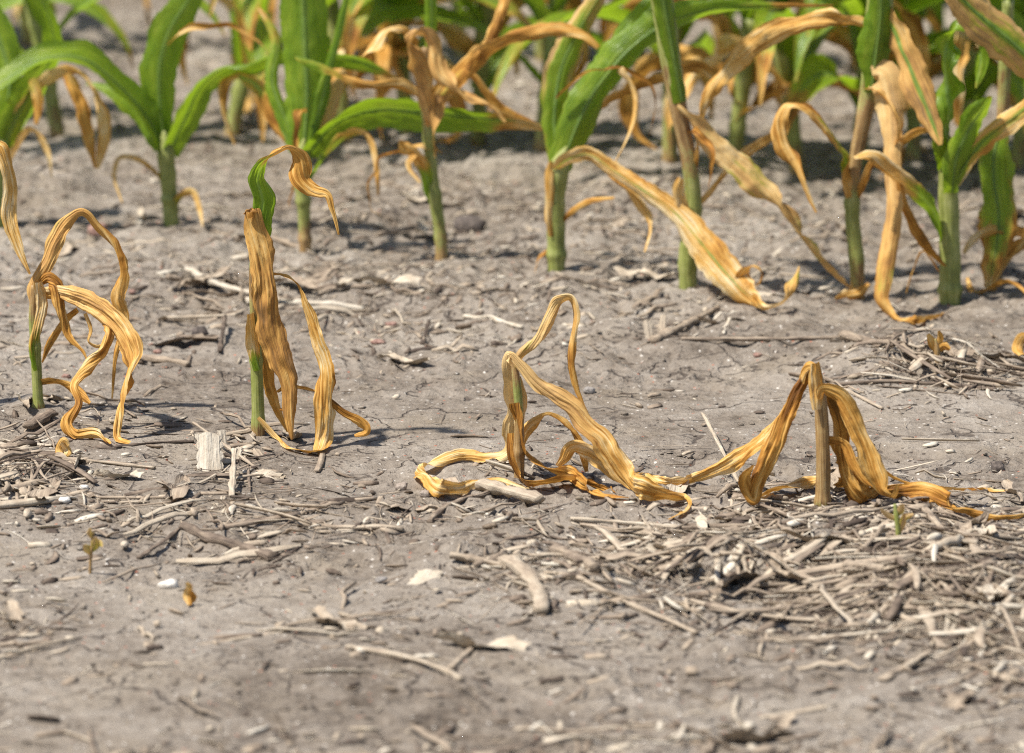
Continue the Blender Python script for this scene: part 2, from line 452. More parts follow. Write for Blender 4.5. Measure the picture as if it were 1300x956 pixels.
def tube_mesh(name, C, r, green, mat, origin=(0, 0, 0), nside=12, sub=None, nodes=(), wob=0.0, tone=None, cap=True, ns=None, flat=1.0):
    C = np.asarray(C, float); r = np.asarray(r, float)
    if ns:
        Q, s = spline(np.c_[C, r], ns); C, r = Q[:, :3], np.maximum(Q[:, 3], .0003)
    else:
        s = np.r_[0, np.cumsum(np.linalg.norm(np.diff(C, axis=0), axis=1))]
    n = len(C); v = s / s[-1]
    T = unit(np.gradient(C, axis=0))
    ref = np.array([0, 1., 0]) if abs(T[0][2]) > .7 else np.array([0, 0, 1.])
    A = unit(np.cross(T, ref)); Bn = np.cross(T, A)
    th = np.linspace(0, 2 * np.pi, nside, endpoint=False)
    rr = r[:, None] * (1 + 0 * th[None, :])
    for nv in nodes: rr = rr * (1 + .22 * np.exp(-((v[:, None] - nv) * s[-1] / .0035) ** 2))
    if wob: rr = rr * (1 + wob * (vnoise(np.cos(th)[None, :] * 3 + s[:, None] * 90, np.sin(th)[None, :] * 3 + 7, .9, int(s[-1] * 1e5) % 999) - .5) * 2)
    V = C[:, None, :] + A[:, None, :] * (np.cos(th) * rr)[..., None] + Bn[:, None, :] * (np.sin(th) * rr * flat)[..., None]
    i = np.arange(n - 1)[:, None] * nside; j = np.arange(nside)[None, :]; k = (j + 1) % nside
    Fc = np.stack([i + j, i + k, i + nside + k, i + nside + j], -1).reshape(-1, 4)
    V = V.reshape(-1, 3)
    faces = [tuple(f) for f in Fc.tolist()]
    if cap:
        faces.append(tuple(range(nside))[::-1]); faces.append(tuple(range((n - 1) * nside, n * nside)))
    uvs = np.stack([(th[None, :] * r.mean() + 0 * v[:, None]).ravel(), (s[:, None] + 0 * th[None, :]).ravel()], 1)
    at = {'green': (np.interp(v, np.linspace(0, 1, len(green)), green)[:, None] + 0 * th[None, :]).ravel()}
    if mat is M_LEAF: at['rib'] = np.ones(len(V)) * .9; at['pale'] = np.zeros(len(V))
    if tone is not None: at = {'tone': np.full(len(V), tone) + (RNG.random() - .5) * .05}
    me = mesh(name, V - np.asarray(origin), faces, mat, uvs, at)
    return me

class Plant:
    """a corn plant surveyed from the photograph: base pixel, then stalk and leaves as px, py, width px, roll, depth"""
    def __init__(s, label, base, group, res=(140, 29), name='corn_plant'):
        s.b = hit(*base); s.Y = s.b[1]; s.res = res; s.wk = 1.13 if res[1] > 20 else 1.0
        s.e = bpy.data.objects.new(name, None); COL.objects.link(s.e)
        s.e.empty_display_size = .02
        s.e.location = s.b
        tag(s.e, label, 'corn plant', group)
        s.ppm = F / math.hypot(s.Y, CAM_H)
    def stalk(s, pts, green, nodes=(.3, .62), lean=0.0):
        P = []
        for k, p in enumerate(pts):
            P.append(at_depth(p[0], p[1], s.Y + lean * k / (len(pts) - 1)))
        P[0][2] = float(gh(P[0][0], P[0][1])) - .012
        s.top = P[-1]
        r = [p[2] / s.ppm / 2 for p in pts]
        link('stalk', tube_mesh('stalk', P, r, green, M_STALK, s.b, 16, nodes=nodes, wob=.05, ns=44), s.e)
        return s
    def leaf(s, pts, green=(0, 0), d0=0.0, d1=-.01, label=None, name='leaf', **kw):
        n = len(pts)
        P = [None] * n; dy = [None] * n; wd = []; rl = []
        lastroll = 15
        for i, p in enumerate(pts):
            w = p[2] / s.ppm; roll = p[3] if len(p) > 3 and p[3] is not None else lastroll
            lastroll = roll
            w *= s.wk; wd.append(w); rl.append(roll)
            if len(p) > 4:
                if p[4] == 'g':
                    P[i] = hit(p[0], p[1], .48 * w * abs(math.cos(math.radians(roll))) * .85 + .0015); dy[i] = P[i][1] - s.Y
                else: dy[i] = p[4]
        if dy[0] is None: dy[0] = d0
        if dy[-1] is None: dy[-1] = d1
        kn = [i for i in range(n) if dy[i] is not None]
        cum = np.r_[0, np.cumsum([math.hypot(pts[i + 1][0] - pts[i][0], pts[i + 1][1] - pts[i][1]) for i in range(n - 1)])]
        dys = np.interp(cum, [cum[i] for i in kn], [dy[i] for i in kn])
        for i in range(n):
            if P[i] is None:
                q = at_depth(pts[i][0], pts[i][1], s.Y + dys[i])
                up = .4 * wd[i] * abs(math.cos(math.radians(rl[i]))) + .001
                if q[2] < float(gh(q[0], q[1])) + .002: q = hit(pts[i][0], pts[i][1], up)
                P[i] = q
        P = np.array(P)
        T = unit(np.gradient(P, axis=0))
        view = unit(P - np.array([0, 0, CAM_H]))
        B0 = unit(np.cross(view, T)); Nn = unit(np.cross(T, B0))
        rr = np.radians(np.array(rl))[:, None]
        B = B0 * np.cos(rr) + Nn * np.sin(rr)
        mr = kw.pop('midrib', False)
        me, rib = ribbon(P, np.array(wd), B, green, ns=kw.pop('ns', s.res[0]), nu=s.res[1], origin=s.b, midrib=mr, **kw)
        o = link(name, me, s.e)
        if label: o['label'] = label
        if rib: link('midrib', rib, o)
        return o

def crown(p, seed, n=3, L=.24):
    rg = np.random.default_rng(seed)
    az0 = rg.uniform(0, 6.28)
    for k in range(n):
        az = az0 + k * 2.2
        hd = np.array([math.cos(az), math.sin(az) * .7, 0])
        pts = [p.top.copy()]; el = rg.uniform(1.0, 1.3)
        for i in range(8):
            a = el - 1.5 * ((i + 1) / 8) ** 1.3
            pts.append(pts[-1] + (hd * math.cos(a) + np.array([0, 0, math.sin(a)])) * L / 8)
        tt = np.linspace(0, 1, 9)
        side = np.array([-math.sin(az), math.cos(az), 0])
        me, rib = ribbon(np.array(pts), .042 * np.interp(tt, [0, .2, .5, 1], [.5, .9, 1, .06]), np.tile(side, (9, 1)), (1.1, 1.0, .6), edge=.15, cup=.7, crk=.035, ns=36, nu=9, origin=p.b, midrib=True)
        o = link('leaf', me, p.e); link('midrib', rib, o)

# ------------------------------------------------------------------ front row: withered plants in focus
FR = 'withered corn plants of the front row'
p = Plant('dead corn plant at the frame edge, one tan leaf arching over', (-48, 512), FR)
p.stalk([(-48, 512, 15), (-50, 450, 14), (-47, 390, 12), (-44, 330, 10)], (.7, .4, .1))
p.leaf([(-44, 335, 10, 30), (-30, 250, 18, 20), (-12, 200, 20, 10), (-1, 187, 18, 30), (7, 205, 20, 10), (14, 240, 20, 10), (11, 272, 18, 25), (22, 312, 12, 20), (38, 348, 3, 10)], (-.2, -.4), d1=-.03, cup=1.2)
p.leaf([(-44, 360, 10, 30), (-62, 320, 18, 20), (-85, 330, 20, 10), (-98, 400, 20, 10), (-92, 470, 12, 10), (-105, 525, 4, 20, 'g')], (-.2, -.4), cup=1.2)

p = Plant('withered corn plant with a green stub stalk and tan leaves looping to the ground', (48, 520), FR)
p.stalk([(49, 520, 15), (47, 480, 13), (45, 440, 13), (43, 400, 13), (44, 362, 9)], (.25, .85, .9, .55, .1), (.12, .55))
p.leaf([(47, 470, 10, 70), (44, 440, 16, 40), (47, 415, 18, 20), (53, 385, 18, 10), (50, 358, 13, 20)], (.75, .5, .0, -.2), d0=-.004, d1=-.008, cup=2.2, crk=.10, name='sheath')
p.leaf([(43, 385, 10, 30), (42, 363, 15, 30), (57, 333, 21, 20), (81, 286, 20, 25), (103, 270, 14, 45), (127, 293, 15, 35), (149, 322, 19, 20), (154, 346, 25, 10), (147, 381, 27, 10), (156, 405, 16, 30), (146, 451, 8, 30), (142, 506, 3, 30)],
       (.25, .1, -.2, -.4), d1=.02, cup=1.7, crk=.11, pale=(.3, .2, 0, 0, 0))
p.leaf([(48, 362, 8, 30), (61, 352, 18, 20), (72, 358, 24, 5), (78, 380, 24, 0), (82, 404, 18, 10), (87, 426, 9, 20), (104, 447, 6, 30), (116, 470, 3, 30)], (.1, -.3, -.4), d1=-.03, cup=1.2, crk=.09)
p.leaf([(48, 372, 8, 30), (66, 370, 12, 40), (88, 374, 20, 40), (119, 387, 24, 30), (145, 409, 30, 20), (161, 434, 34, 15), (166, 456, 31, 10), (156, 495, 20, 20), (150, 526, 12, 10), (149, 556, 9, 20, 'g'), (165, 562, 4, 20, 'g')],
       (-.1, -.4, -.4), cup=1.5, crk=.13, pale=(.3, .2, 0, 0))
p.leaf([(52, 376, 8, 30), (90, 379, 10, 40), (125, 394, 14, 30), (141, 416, 18, 10), (136, 443, 18, 10), (110, 465, 20, 15), (92, 491, 16, 20), (98, 510, 13, 30), (86, 537, 16, 10), (96, 553, 13, 50, 'g'), (116, 551, 15, 40, 'g'), (138, 563, 7, 50, 'g')],
       (-.1, -.4, -.4), cup=1.4, crk=.12)
p.leaf([(98, 392, 8, 30), (86, 402, 11, 30), (72, 420, 11, 20), (60, 442, 8, 20), (53, 460, 3, 20)], (-.2, -.4), d0=-.01, d1=.03, cup=1.8)
p.leaf([(50, 486, 9, 40), (66, 484, 12, 30), (84, 490, 11, 40), (96, 497, 14, 30), (114, 512, 4, 30)], (-.1, -.4), d1=-.03, cup=1.2)
p.leaf([(108, 398, 5, 20), (115, 420, 6, 20), (112, 434, 5, 40), (124, 440, 5, 20), (134, 436, 5, 20), (141, 418, 3, 20)], (-.4, -.4), d0=-.02, d1=-.02, cup=.6, ns=40)

p = Plant('tall dried corn plant with one broad tan leaf hanging down its green stalk', (328, 550), FR)
p.stalk([(328, 550, 17), (327, 500, 16), (325, 450, 15), (323, 400, 12), (322, 340, 11), (328, 300, 13), (331, 270, 10)], (.1, .8, .95, .7, .35, .7, .9), (.10, .37))
p.leaf([(329, 470, 16, 40), (325, 450, 22, 30), (322, 425, 20, 20), (320, 398, 14, 20)], (.9, .3, -.1, -.3), d0=-.006, d1=-.008, cup=2.3, crk=.07, name='sheath', ns=40)
p.leaf([(333, 318, 18, 40), (330, 285, 28, 30), (333, 253, 30, 20), (327, 227, 26, 25), (337, 205, 24, 40), (353, 194, 18, 55), (366, 189, 22, 40), (377, 200, 27, 5), (386, 228, 28, 5), (401, 241, 20, 40), (416, 246, 13, 40), (423, 266, 8, 20), (430, 298, 2, 20)],
       (1.0, 1.0, .9, .2, -.3, -.4, -.4), d1=-.03, cup=1.5, crk=.09)
p.leaf([(322, 274, 12, 60), (317, 265, 18, 40), (323, 290, 26, 20), (333, 330, 31, 5), (340, 368, 36, -10), (342, 407, 37, 5), (351, 447, 34, 15), (364, 491, 26, 5), (367, 532, 13, 15), (371, 558, 3, 10)],
       (-.1, -.35, -.4), d0=-.006, d1=-.03, cup=1.5, crk=.085, fold=.12, twist=30, pale=.12, label='broad tan leaf hanging along the stalk')
p.leaf([(333, 352, 6, 40), (354, 349, 9, 60), (374, 358, 15, 40), (387, 390, 24, 20), (401, 434, 30, 10), (411, 465, 30, 10), (412, 495, 26, 10), (413, 535, 26, 15), (409, 560, 21, 40, 'g'), (396, 573, 12, 60, 'g'), (376, 570, 9, 50, 'g'), (348, 553, 7, 30, 'g'), (328, 530, 6, 30)],
       (-.1, -.4, -.4), d1=-.008, cup=1.0, crk=.085)
p.leaf([(404, 500, 6, 30), (420, 511, 8, 30), (440, 526, 12, 30), (459, 537, 14, 20), (464, 547, 10, 50), (450, 553, 4, 50)], (-.1, .1, -.3), d0=-.02, d1=-.02, cup=1.0)
p.leaf([(331, 440, 8, 40), (337, 460, 14, 30), (342, 490, 14, 30), (354, 522, 11, 20), (366, 548, 4, 10)], (-.1, -.4), d0=.004, d1=.012, cup=1.6)
p.leaf([(352, 498, 4, 30), (366, 491, 8, 40), (382, 493, 8, 50), (400, 497, 5, 40)], (-.3, -.4), d0=.005, d1=-.01, cup=1.0, ns=40)
p.leaf([(366, 492, 6, 20), (372, 505, 7, 20), (366, 518, 7, 20), (355, 520, 4, 20)], (-.3, -.4), d0=.008, d1=.0, cup=1.0, ns=40)

p = Plant('collapsed corn plant with a short folded stalk and golden leaves sprawled on the soil', (657, 590), FR)
p.stalk([(659, 590, 13), (659, 560, 13), (659, 525, 11), (656, 485, 11), (652, 456, 7)], (.0, .1, .45, .65, .2), (.3,))
p.leaf([(657, 470, 8, 40), (646, 452, 12, 30), (646, 477, 14, 10), (649, 503, 17, 10), (653, 522, 18, 10), (650, 545, 24, 10), (650, 561, 24, 10), (641, 574, 20, 30), (617, 579, 16, 30, 'g'), (595, 577, 18, 20, 'g'), (562, 583, 18, 35, 'g'), (541, 590, 18, 30, 'g'), (544, 606, 18, 20, 'g'), (559, 620, 20, 15, 'g'), (585, 622, 18, 30, 'g'), (608, 614, 15, 35, 'g'), (630, 611, 11, 40, 'g'), (656, 618, 8, 40, 'g'), (678, 625, 3, 40, 'g')],
       (.0, -.2, -.4, -.4), cup=1.3, crk=.10, ns=240, pale=(.85, .8, .1, 0, 0, 0, 0, 0))
p.leaf([(652, 512, 12, 20), (656, 530, 20, 15), (660, 552, 26, 10), (667, 577, 25, 25), (685, 591, 20, 35), (715, 601, 22, 30, 'g'), (740, 616, 20, 25, 'g'), (762, 629, 13, 45, 'g'), (798, 632, 4, 50, 'g')],
       (-.2, -.4), d0=-.006, cup=1.2, crk=.11, ns=170)
p.leaf([(648, 550, 8, 30), (649, 585, 14, 10), (659, 605, 14, 30, 'g'), (679, 614, 16, 30, 'g'), (705, 611, 17, 30, 'g'), (731, 609, 17, 25, 'g'), (760, 619, 10, 40, 'g'), (781, 625, 3, 40, 'g')],
       (-.3, -.4), d0=-.01, cup=1.0, crk=.11, ns=170)
p.leaf([(656, 478, 10, 30), (660, 457, 16, 25), (679, 435, 18, 20), (698, 399, 18, 20), (710, 382, 15, 40), (723, 379, 16, 40), (729, 396, 20, 30), (727, 418, 18, 45), (725, 441, 14, 40), (726, 467, 10, 40), (732, 493, 7, 30), (744, 523, 2, 20)],
       (.45, -.1, .1, -.4), d1=-.015, cup=1.7, crk=.09, pale=(.5, .5, .2, 0, 0))
p.leaf([(660, 560, 14, 40), (662, 530, 17, 30), (660, 500, 15, 30), (657, 478, 8, 30)], (.3, .1, -.1), d0=.004, d1=.003, cup=2.2, crk=.08, ns=40, name='sheath', pale=.4)
p.leaf([(650, 462, 8, 40), (647, 451, 9, 30), (663, 467, 14, 30), (679, 486, 16, 20), (702, 503, 23, 15), (727, 519, 27, 10), (747, 540, 29, 10), (766, 556, 33, 10), (779, 580, 33, 10), (796, 606, 32, 15, 'g'), (818, 622, 26, 25, 'g'), (844, 630, 18, 40, 'g'), (868, 634, 13, 50, 'g'), (871, 646, 10, 50, 'g'), (848, 659, 3, 50, 'g')],
       (.1, -.3, -.4), d0=-.006, cup=1.0, crk=.095, ns=170, pale=(.7, .35, .05, 0, 0, 0))
p.leaf([(662, 566, 8, 30), (667, 550, 14, 25), (679, 537, 15, 25), (697, 526, 11, 50), (715, 537, 16, 30), (731, 556, 14, 20), (740, 575, 12, 30), (745, 599, 4, 20)], (-.4, -.5), d0=.012, d1=.0, cup=1.5, crk=.13)
p.leaf([(708, 592, 6, 30), (716, 584, 12, 30), (727, 569, 18, 40), (747, 573, 26, 15), (766, 585, 26, 10), (785, 604, 14, 20), (812, 612, 4, 40)], (-.4, -.4), d0=.0, d1=-.02, cup=1.1, crk=.1)

p = Plant('snapped corn plant with a brown stump stalk and limp leaves fanned both ways', (1044, 641), FR)
p.stalk([(1044, 641, 20), (1045, 610, 19), (1045, 575, 18), (1043, 525, 17), (1039, 485, 14), (1036, 462, 10)], (.75, .25, .38, .3, .1, -.2), (.12, .84))
p.leaf([(1040, 520, 18, 40), (1040, 500, 22, 20), (1038, 480, 20, 15), (1036, 461, 14, 20)], (-.1, .1, -.2), d0=-.007, d1=-.008, cup=2.2, crk=.09, ns=40, name='sheath')
p.leaf([(1037, 466, 10, 30), (1028, 464, 12, 20), (1012, 491, 17, 10), (993, 521, 23, 10), (976, 547, 28, 15), (948, 574, 27, 15), (911, 596, 19, 30), (880, 608, 14, 30, 'g'), (858, 612, 14, 30, 'g'), (840, 610, 15, 20, 'g'), (822, 601, 14, 20, 'g'), (811, 600, 5, 30, 'g')],
       (-.2, -.4), d0=-.003, cup=1.3, crk=.13, ns=170)
p.leaf([(1032, 466, 8, 30), (1008, 502, 18, 20), (993, 540, 24, 15), (985, 565, 26, 10), (973, 592, 28, 10), (962, 616, 24, 10), (957, 634, 15, 30), (948, 622, 16, 20), (947, 604, 18, 10), (957, 591, 8, 10)],
       (-.2, -.4), d0=.006, d1=-.01, cup=1.1, crk=.14, ns=170)
p.leaf([(1040, 612, 10, 30), (1029, 612, 17, 20, 'g'), (1002, 618, 21, 20, 'g'), (975, 624, 20, 30, 'g'), (958, 634, 6, 40, 'g')], (-.3, -.4), d0=-.003, cup=1.1, crk=.12)
p.leaf([(1042, 506, 10, 50), (1044, 497, 16, 35), (1062, 502, 23, 20), (1080, 528, 27, 10), (1094, 555, 27, 8), (1104, 582, 29, 8), (1112, 606, 27, 10), (1121, 626, 19, 40), (1134, 630, 13, 40), (1141, 615, 7, 30)],
       (-.2, -.3, -.4), d0=-.008, d1=-.03, cup=1.0, crk=.075, ns=170)
p.leaf([(1048, 500, 12, 30), (1060, 522, 18, 15), (1066, 545, 20, 10), (1068, 575, 20, 10), (1074, 606, 22, 10), (1090, 631, 27, 35, 'g'), (1118, 627, 15, 40, 'g')], (-.3, -.4), d0=.008, cup=1.2, crk=.11, ns=170)
p.leaf([(1050, 557, 9, 30), (1070, 563, 12, 30), (1083, 589, 13, 20), (1098, 610, 8, 20), (1112, 620, 3, 20)], (-.4, -.4), d0=.003, d1=-.015, cup=1.5)
p.leaf([(1062, 585, 12, 30), (1090, 590, 20, 20), (1121, 600, 21, 20), (1148, 613, 16, 35, 'g'), (1192, 620, 12, 45, 'g'), (1232, 623, 9, 50, 'g'), (1281, 623, 3, 50, 'g')], (-.4, -.4), d0=.015, cup=1.1, crk=.11, ns=170)
p.leaf([(1062, 612, 14, 30), (1094, 622, 16, 30, 'g'), (1141, 624, 18, 30, 'g'), (1171, 623, 28, 20, 'g'), (1199, 635, 25, 30, 'g'), (1226, 652, 19, 40, 'g'), (1258, 659, 13, 45, 'g'), (1305, 654, 5, 45, 'g')], (-.3, -.4), d0=.0, cup=1.1, crk=.11, ns=170)
p.leaf([(1055, 560, 10, 30), (1074, 596, 16, 20), (1092, 612, 16, 20), (1100, 628, 10, 20, 'g')], (-.4, -.5), d0=.018, cup=1.4, crk=.14)

# ------------------------------------------------------------------ second row: half dried plants
SR = 'half dried corn plants of the second row'
RS = (64, 11)
p = Plant('leafy green corn plant cut by the frame edge with tan strands hanging', (-2, 290), SR, RS)
p.stalk([(-2, 290, 17), (2, 230, 17), (3, 190, 20), (2, 180, 18), (3, 165, 10), (4, 154, 3)], (.6, .9, 1, 1))
p.leaf([(4, 200, 26, 20), (16, 160, 44, 20), (42, 112, 42, 25), (68, 62, 34, 30), (62, 22, 26, 30), (40, -20, 10, 30)], (1.1, 1.0, .7), d1=-.06, cup=.7, crk=.03, midrib=True)
p.leaf([(2, 165, 24, 20), (12, 100, 44, 15), (-10, 30, 52, 10), (-40, -40, 30, 20)], (1.1, 1), d1=.05, cup=.7, crk=.03, midrib=True)
p.leaf([(-2, 170, 20, 20), (-30, 120, 40, 40), (-80, 90, 44, 50), (-150, 140, 10, 40)], (1.1, 1), d1=-.05, cup=.7, crk=.03)
p.leaf([(4, 180, 12, 30), (24, 138, 14, 30), (58, 102, 20, 30), (88, 90, 26, 40), (110, 102, 28, 20), (124, 132, 24, 15), (131, 170, 20, 15), (125, 214, 5, 20)], (.2, -.3, -.4), d1=-.08, cup=1.4, crk=.12)
p.leaf([(84, 94, 12, 30), (98, 118, 24, 15), (108, 158, 16, 20), (117, 190, 14, 20), (122, 214, 4, 20)], (-.3, -.4), d0=-.05, d1=-.07, cup=1.5, crk=.12)
p.leaf([(4, 225, 10, 30), (20, 190, 14, 30), (40, 165, 14, 30), (58, 190, 12, 20), (66, 225, 3, 20)], (.3, -.3), d1=-.03, cup=1.2)
p.leaf([(40, 100, 12, 30), (48, 125, 14, 30), (46, 158, 5, 30)], (.3, .0), d0=-.03, d1=-.04, cup=1.5, ns=40)

p = Plant('upright green corn plant with wide spreading leaves and a clean green stalk', (217, 286), SR, RS)
p.stalk([(218, 286, 20), (215, 245, 20), (212, 210, 22), (210, 190, 22), (209, 176, 13), (208, 166, 3)], (.75, 1, 1.1, 1.1), (.35,))
p.leaf([(208, 192, 30, 40), (190, 155, 44, 45), (150, 108, 48, 50), (100, 74, 52, 52), (60, 74, 50, 55), (20, 94, 44, 55), (-25, 122, 18, 50)], (1.1, 1.15, 1, .9), d1=-.06, cup=-.7, crk=.03, midrib=True)
p.leaf([(207, 188, 26, 30), (188, 150, 36, 20), (165, 128, 34, 30), (138, 112, 20, 40), (110, 105, 6, 40)], (1.1, .9), d1=.03, cup=.8, crk=.03)
p.leaf([(208, 180, 26, 20), (203, 130, 44, 10), (203, 85, 52, 5), (215, 40, 50, 5), (238, 2, 38, 5), (266, -50, 12, 10)], (1.1, 1.15, 1.1), d1=.0, cup=.7, crk=.025, midrib=True)
p.leaf([(214, 196, 28, 30), (236, 150, 38, 35), (260, 104, 40, 45), (288, 86, 40, 60), (320, 82, 34, 62), (352, 70, 34, 55), (400, 70, 40, 55), (450, 76, 34, 55), (503, 98, 6, 50)], (1.15, 1.1, .95, .7), edge=.25, d1=-.05, cup=-.7, crk=.05, midrib=True)
p.leaf([(302, 94, 10, 20), (288, 102, 14, 20), (284, 130, 12, 20), (290, 160, 7, 20), (298, 184, 3, 20)], (-.2, -.4), d0=-.02, d1=-.03, cup=1.4)
p.leaf([(300, 94, 12, 30), (328, 112, 22, 25), (346, 145, 28, 20), (360, 175, 18, 20), (370, 190, 5, 20)], (.5, .6, .1, -.3), edge=.3, d0=-.02, d1=-.05, cup=1.0, crk=.08)
p.leaf([(209, 230, 9, 30), (190, 211, 9, 30), (170, 199, 11, 40), (151, 200, 10, 30), (145, 216, 9, 30), (155, 257, 3, 20)], (.5, .0, -.3), d1=-.04, cup=1.6, crk=.12)
p.leaf([(221, 270, 10, 40), (230, 250, 16, 20), (243, 245, 14, 30), (252, 265, 10, 20), (257, 287, 3, 20)], (.7, .2, -.3), d1=-.03, cup=1.2)

p = Plant('broad green corn plant with one long leaf lying level to a tan tip', (388, 320), SR, RS)
p.stalk([(388, 320, 15), (386, 270, 16), (383, 225, 20), (384, 204, 22), (385, 188, 13), (386, 176, 3)], (-.1, .6, 1.05, 1.1), (.2, .5))
p.leaf([(385, 195, 34, 20), (390, 130, 56, 5), (388, 70, 68, 3), (386, 10, 64, 3), (380, -60, 36, 5)], (1.1, 1.15, 1.1), d1=.02, cup=.6, crk=.025, fold=.15, midrib=True)
p.leaf([(392, 195, 30, 35), (425, 158, 40, 40), (475, 140, 54, 42), (540, 143, 56, 45), (600, 149, 44, 45), (648, 153, 28, 35), (692, 162, 10, 30)], (1.15, 1.1, 1.05, .7, -.3), edge=.15, d1=-.06, cup=-.8, crk=.04, midrib=True)
p.leaf([(380, 195, 20, 30), (362, 150, 26, 20), (345, 100, 22, 10), (352, 50, 20, 20), (330, 10, 6, 20)], (1.1, .8, .3), d1=.06, cup=1.0, crk=.05)
p.leaf([(391, 232, 9, 30), (408, 205, 9, 40), (438, 173, 16, 40), (460, 169, 16, 40), (471, 185, 12, 30), (478, 215, 8, 20), (480, 248, 3, 20)], (.9, .3, -.3), d1=-.05, cup=1.2, crk=.1)
p.leaf([(394, 185, 16, 20), (412, 115, 22, 25), (430, 50, 16, 30), (446, -30, 10, 30)], (1.1, 1), d1=.03, cup=1.2, crk=.03)
p.leaf([(394, 200, 12, 30), (405, 165, 22, 20), (425, 122, 26, 20), (440, 92, 8, 20)], (.6, .2, -.1), d1=.05, cup=.9, crk=.06, pale=.4)

p = Plant('slender corn plant with a bleached tan leaf tangle at its top', (561, 328), SR, RS)
p.stalk([(561, 328, 18), (559, 295, 15), (551, 245, 17), (546, 195, 15), (543, 150, 15), (540, 110, 13), (540, 60, 9)], (.3, .55, .8, .8, .6, .3, 0), (.15, .34, .6))
p.leaf([(553, 262, 12, 30), (545, 235, 20, 20), (535, 210, 20, 20), (522, 192, 14, 30), (513, 187, 16, 20), (508, 178, 6, 20)], (1, .8, .1, -.4), d1=-.02, cup=1.5, crk=.1)
p.leaf([(525, 195, 10, 20), (518, 205, 9, 20), (533, 232, 5, 20)], (-.2, -.4), d0=-.015, d1=-.03, cup=1, ns=40)
p.leaf([(545, 130, 10, 30), (547, 70, 18, 20), (548, 15, 20, 15), (546, -50, 12, 20)], (1.1, 1.1), cup=1.6, crk=.02, d1=0.0)
p.leaf([(546, 160, 16, 20), (540, 118, 26, 20), (530, 75, 30, 15), (520, 52, 24, 30), (536, 42, 28, 20), (550, 62, 28, 10), (558, 92, 28, 20), (582, 116, 24, 30), (615, 132, 13, 30), (642, 154, 4, 30)], (-.2, -.4, -.4), d0=-.008, d1=-.06, cup=1.2, crk=.16, pale=.25)
p.leaf([(550, 140, 14, 20), (575, 102, 26, 20), (605, 75, 28, 20), (640, 55, 24, 30), (680, 40, 22, 30), (720, 38, 18, 40), (745, 46, 16, 30), (760, 60, 10, 30)], (.4, .3, -.1, -.4), edge=.3, d1=-.03, cup=1.5, crk=.11)
p.leaf([(541, 125, 8, 30), (510, 108, 16, 30), (470, 108, 14, 40), (440, 98, 24, 45), (410, 82, 30, 50), (375, 72, 12, 50)], (-.2, -.2, .4, .9), d1=-.02, cup=1.2, crk=.09)
p.leaf([(532, 55, 8, 30), (508, 36, 14, 40), (490, 38, 12, 20), (472, 60, 24, 5), (460, 72, 5, 20)], (-.2, -.3), d1=-.04, cup=1.2, crk=.12)
p.leaf([(548, 118, 12, 30), (580, 88, 12, 30), (602, 98, 13, 30), (618, 118, 14, 20), (640, 142, 16, 20), (682, 158, 5, 30)], (.1, -.3), d0=.01, d1=.02, cup=1.2, crk=.1)
p.leaf([(595, 90, 12, 20), (622, 52, 20, 20), (634, 22, 18, 20), (642, -8, 20, 20)], (-.1, -.3), d0=-.02, d1=.02, cup=1.4, crk=.12)
p.leaf([(556, 120, 26, 10), (552, 150, 20, 20), (550, 178, 12, 20), (552, 200, 4, 20)], (-.2, -.4), d0=-.01, d1=-.02, cup=1.2, crk=.1, pale=.2)

p = Plant('thick stalked corn plant with a bright green blade and one withered leaf reaching the ground', (706, 342), SR, RS)
p.stalk([(706, 342, 23), (706, 295, 23), (705, 245, 26), (709, 214, 27), (714, 198, 16), (720, 186, 4)], (.55, .95, 1, 1.1, 1.1), (.2,))
p.leaf([(712, 215, 34, 20), (733, 158, 50, 14), (765, 102, 58, 12), (800, 62, 56, 14), (842, 32, 46, 24), (892, 14, 32, 38), (960, 10, 16, 45), (1058, 8, 4, 45)], (1.15, 1.15, 1.1, .8, -.2), edge=.12, d1=.03, cup=.8, crk=.03, fold=.12, midrib=True, ns=80)
p.leaf([(708, 205, 26, 20), (704, 145, 36, 18), (714, 82, 42, 15), (740, 30, 38, 15), (770, -20, 16, 10)], (.95, .85, .7, .5), edge=.4, d0=.012, d1=.05, cup=.8, crk=.04, pale=.5, midrib=True)
p.leaf([(722, 165, 20, 20), (760, 95, 34, 15), (800, 42, 36, 15), (840, -5, 30, 15), (880, -50, 10, 15)], (1.1, 1.1), d0=.02, d1=.06, cup=.8, crk=.03)
p.leaf([(704, 215, 10, 40), (720, 203, 22, 35), (745, 196, 22, 35), (775, 214, 22, 30), (815, 240, 26, 25), (855, 268, 30, 20), (890, 308, 42, 10), (922, 347, 46, 8), (948, 374, 32, 20, 'g'), (966, 388, 10, 30, 'g')], (-.1, -.25, -.35), ribgreen=.85, d0=-.01, cup=.5, crk=.054, ragged=.12, ns=170, label='withered tan leaf with a green rib, bent to the ground')
p.leaf([(946, 378, 12, 20, 'g'), (944, 350, 20, 15), (955, 338, 18, 30), (966, 345, 16, 20), (963, 360, 12, 20), (952, 364, 4, 20)], (.1, -.2), d1=-.13, cup=1.2, crk=.1, ns=50)
p.leaf([(955, 378, 14, 30, 'g'), (978, 392, 16, 30, 'g'), (996, 384, 16, 20), (1006, 364, 17, 15), (1014, 338, 3, 15)], (.3, .0, .5), d1=-.16, cup=1.4, crk=.1, ns=50)
p.leaf([(760, 205, 10, 30), (778, 224, 16, 20), (800, 241, 14, 30), (815, 260, 16, 20), (825, 288, 9, 20), (818, 320, 3, 20)], (.2, .1, .2, -.3), d0=-.02, d1=-.06, cup=1.6, crk=.12)
p.leaf([(708, 292, 6, 30), (724, 270, 8, 30), (745, 256, 9, 40), (780, 251, 3, 40)], (.2, -.2), d1=-.03, cup=1.4)
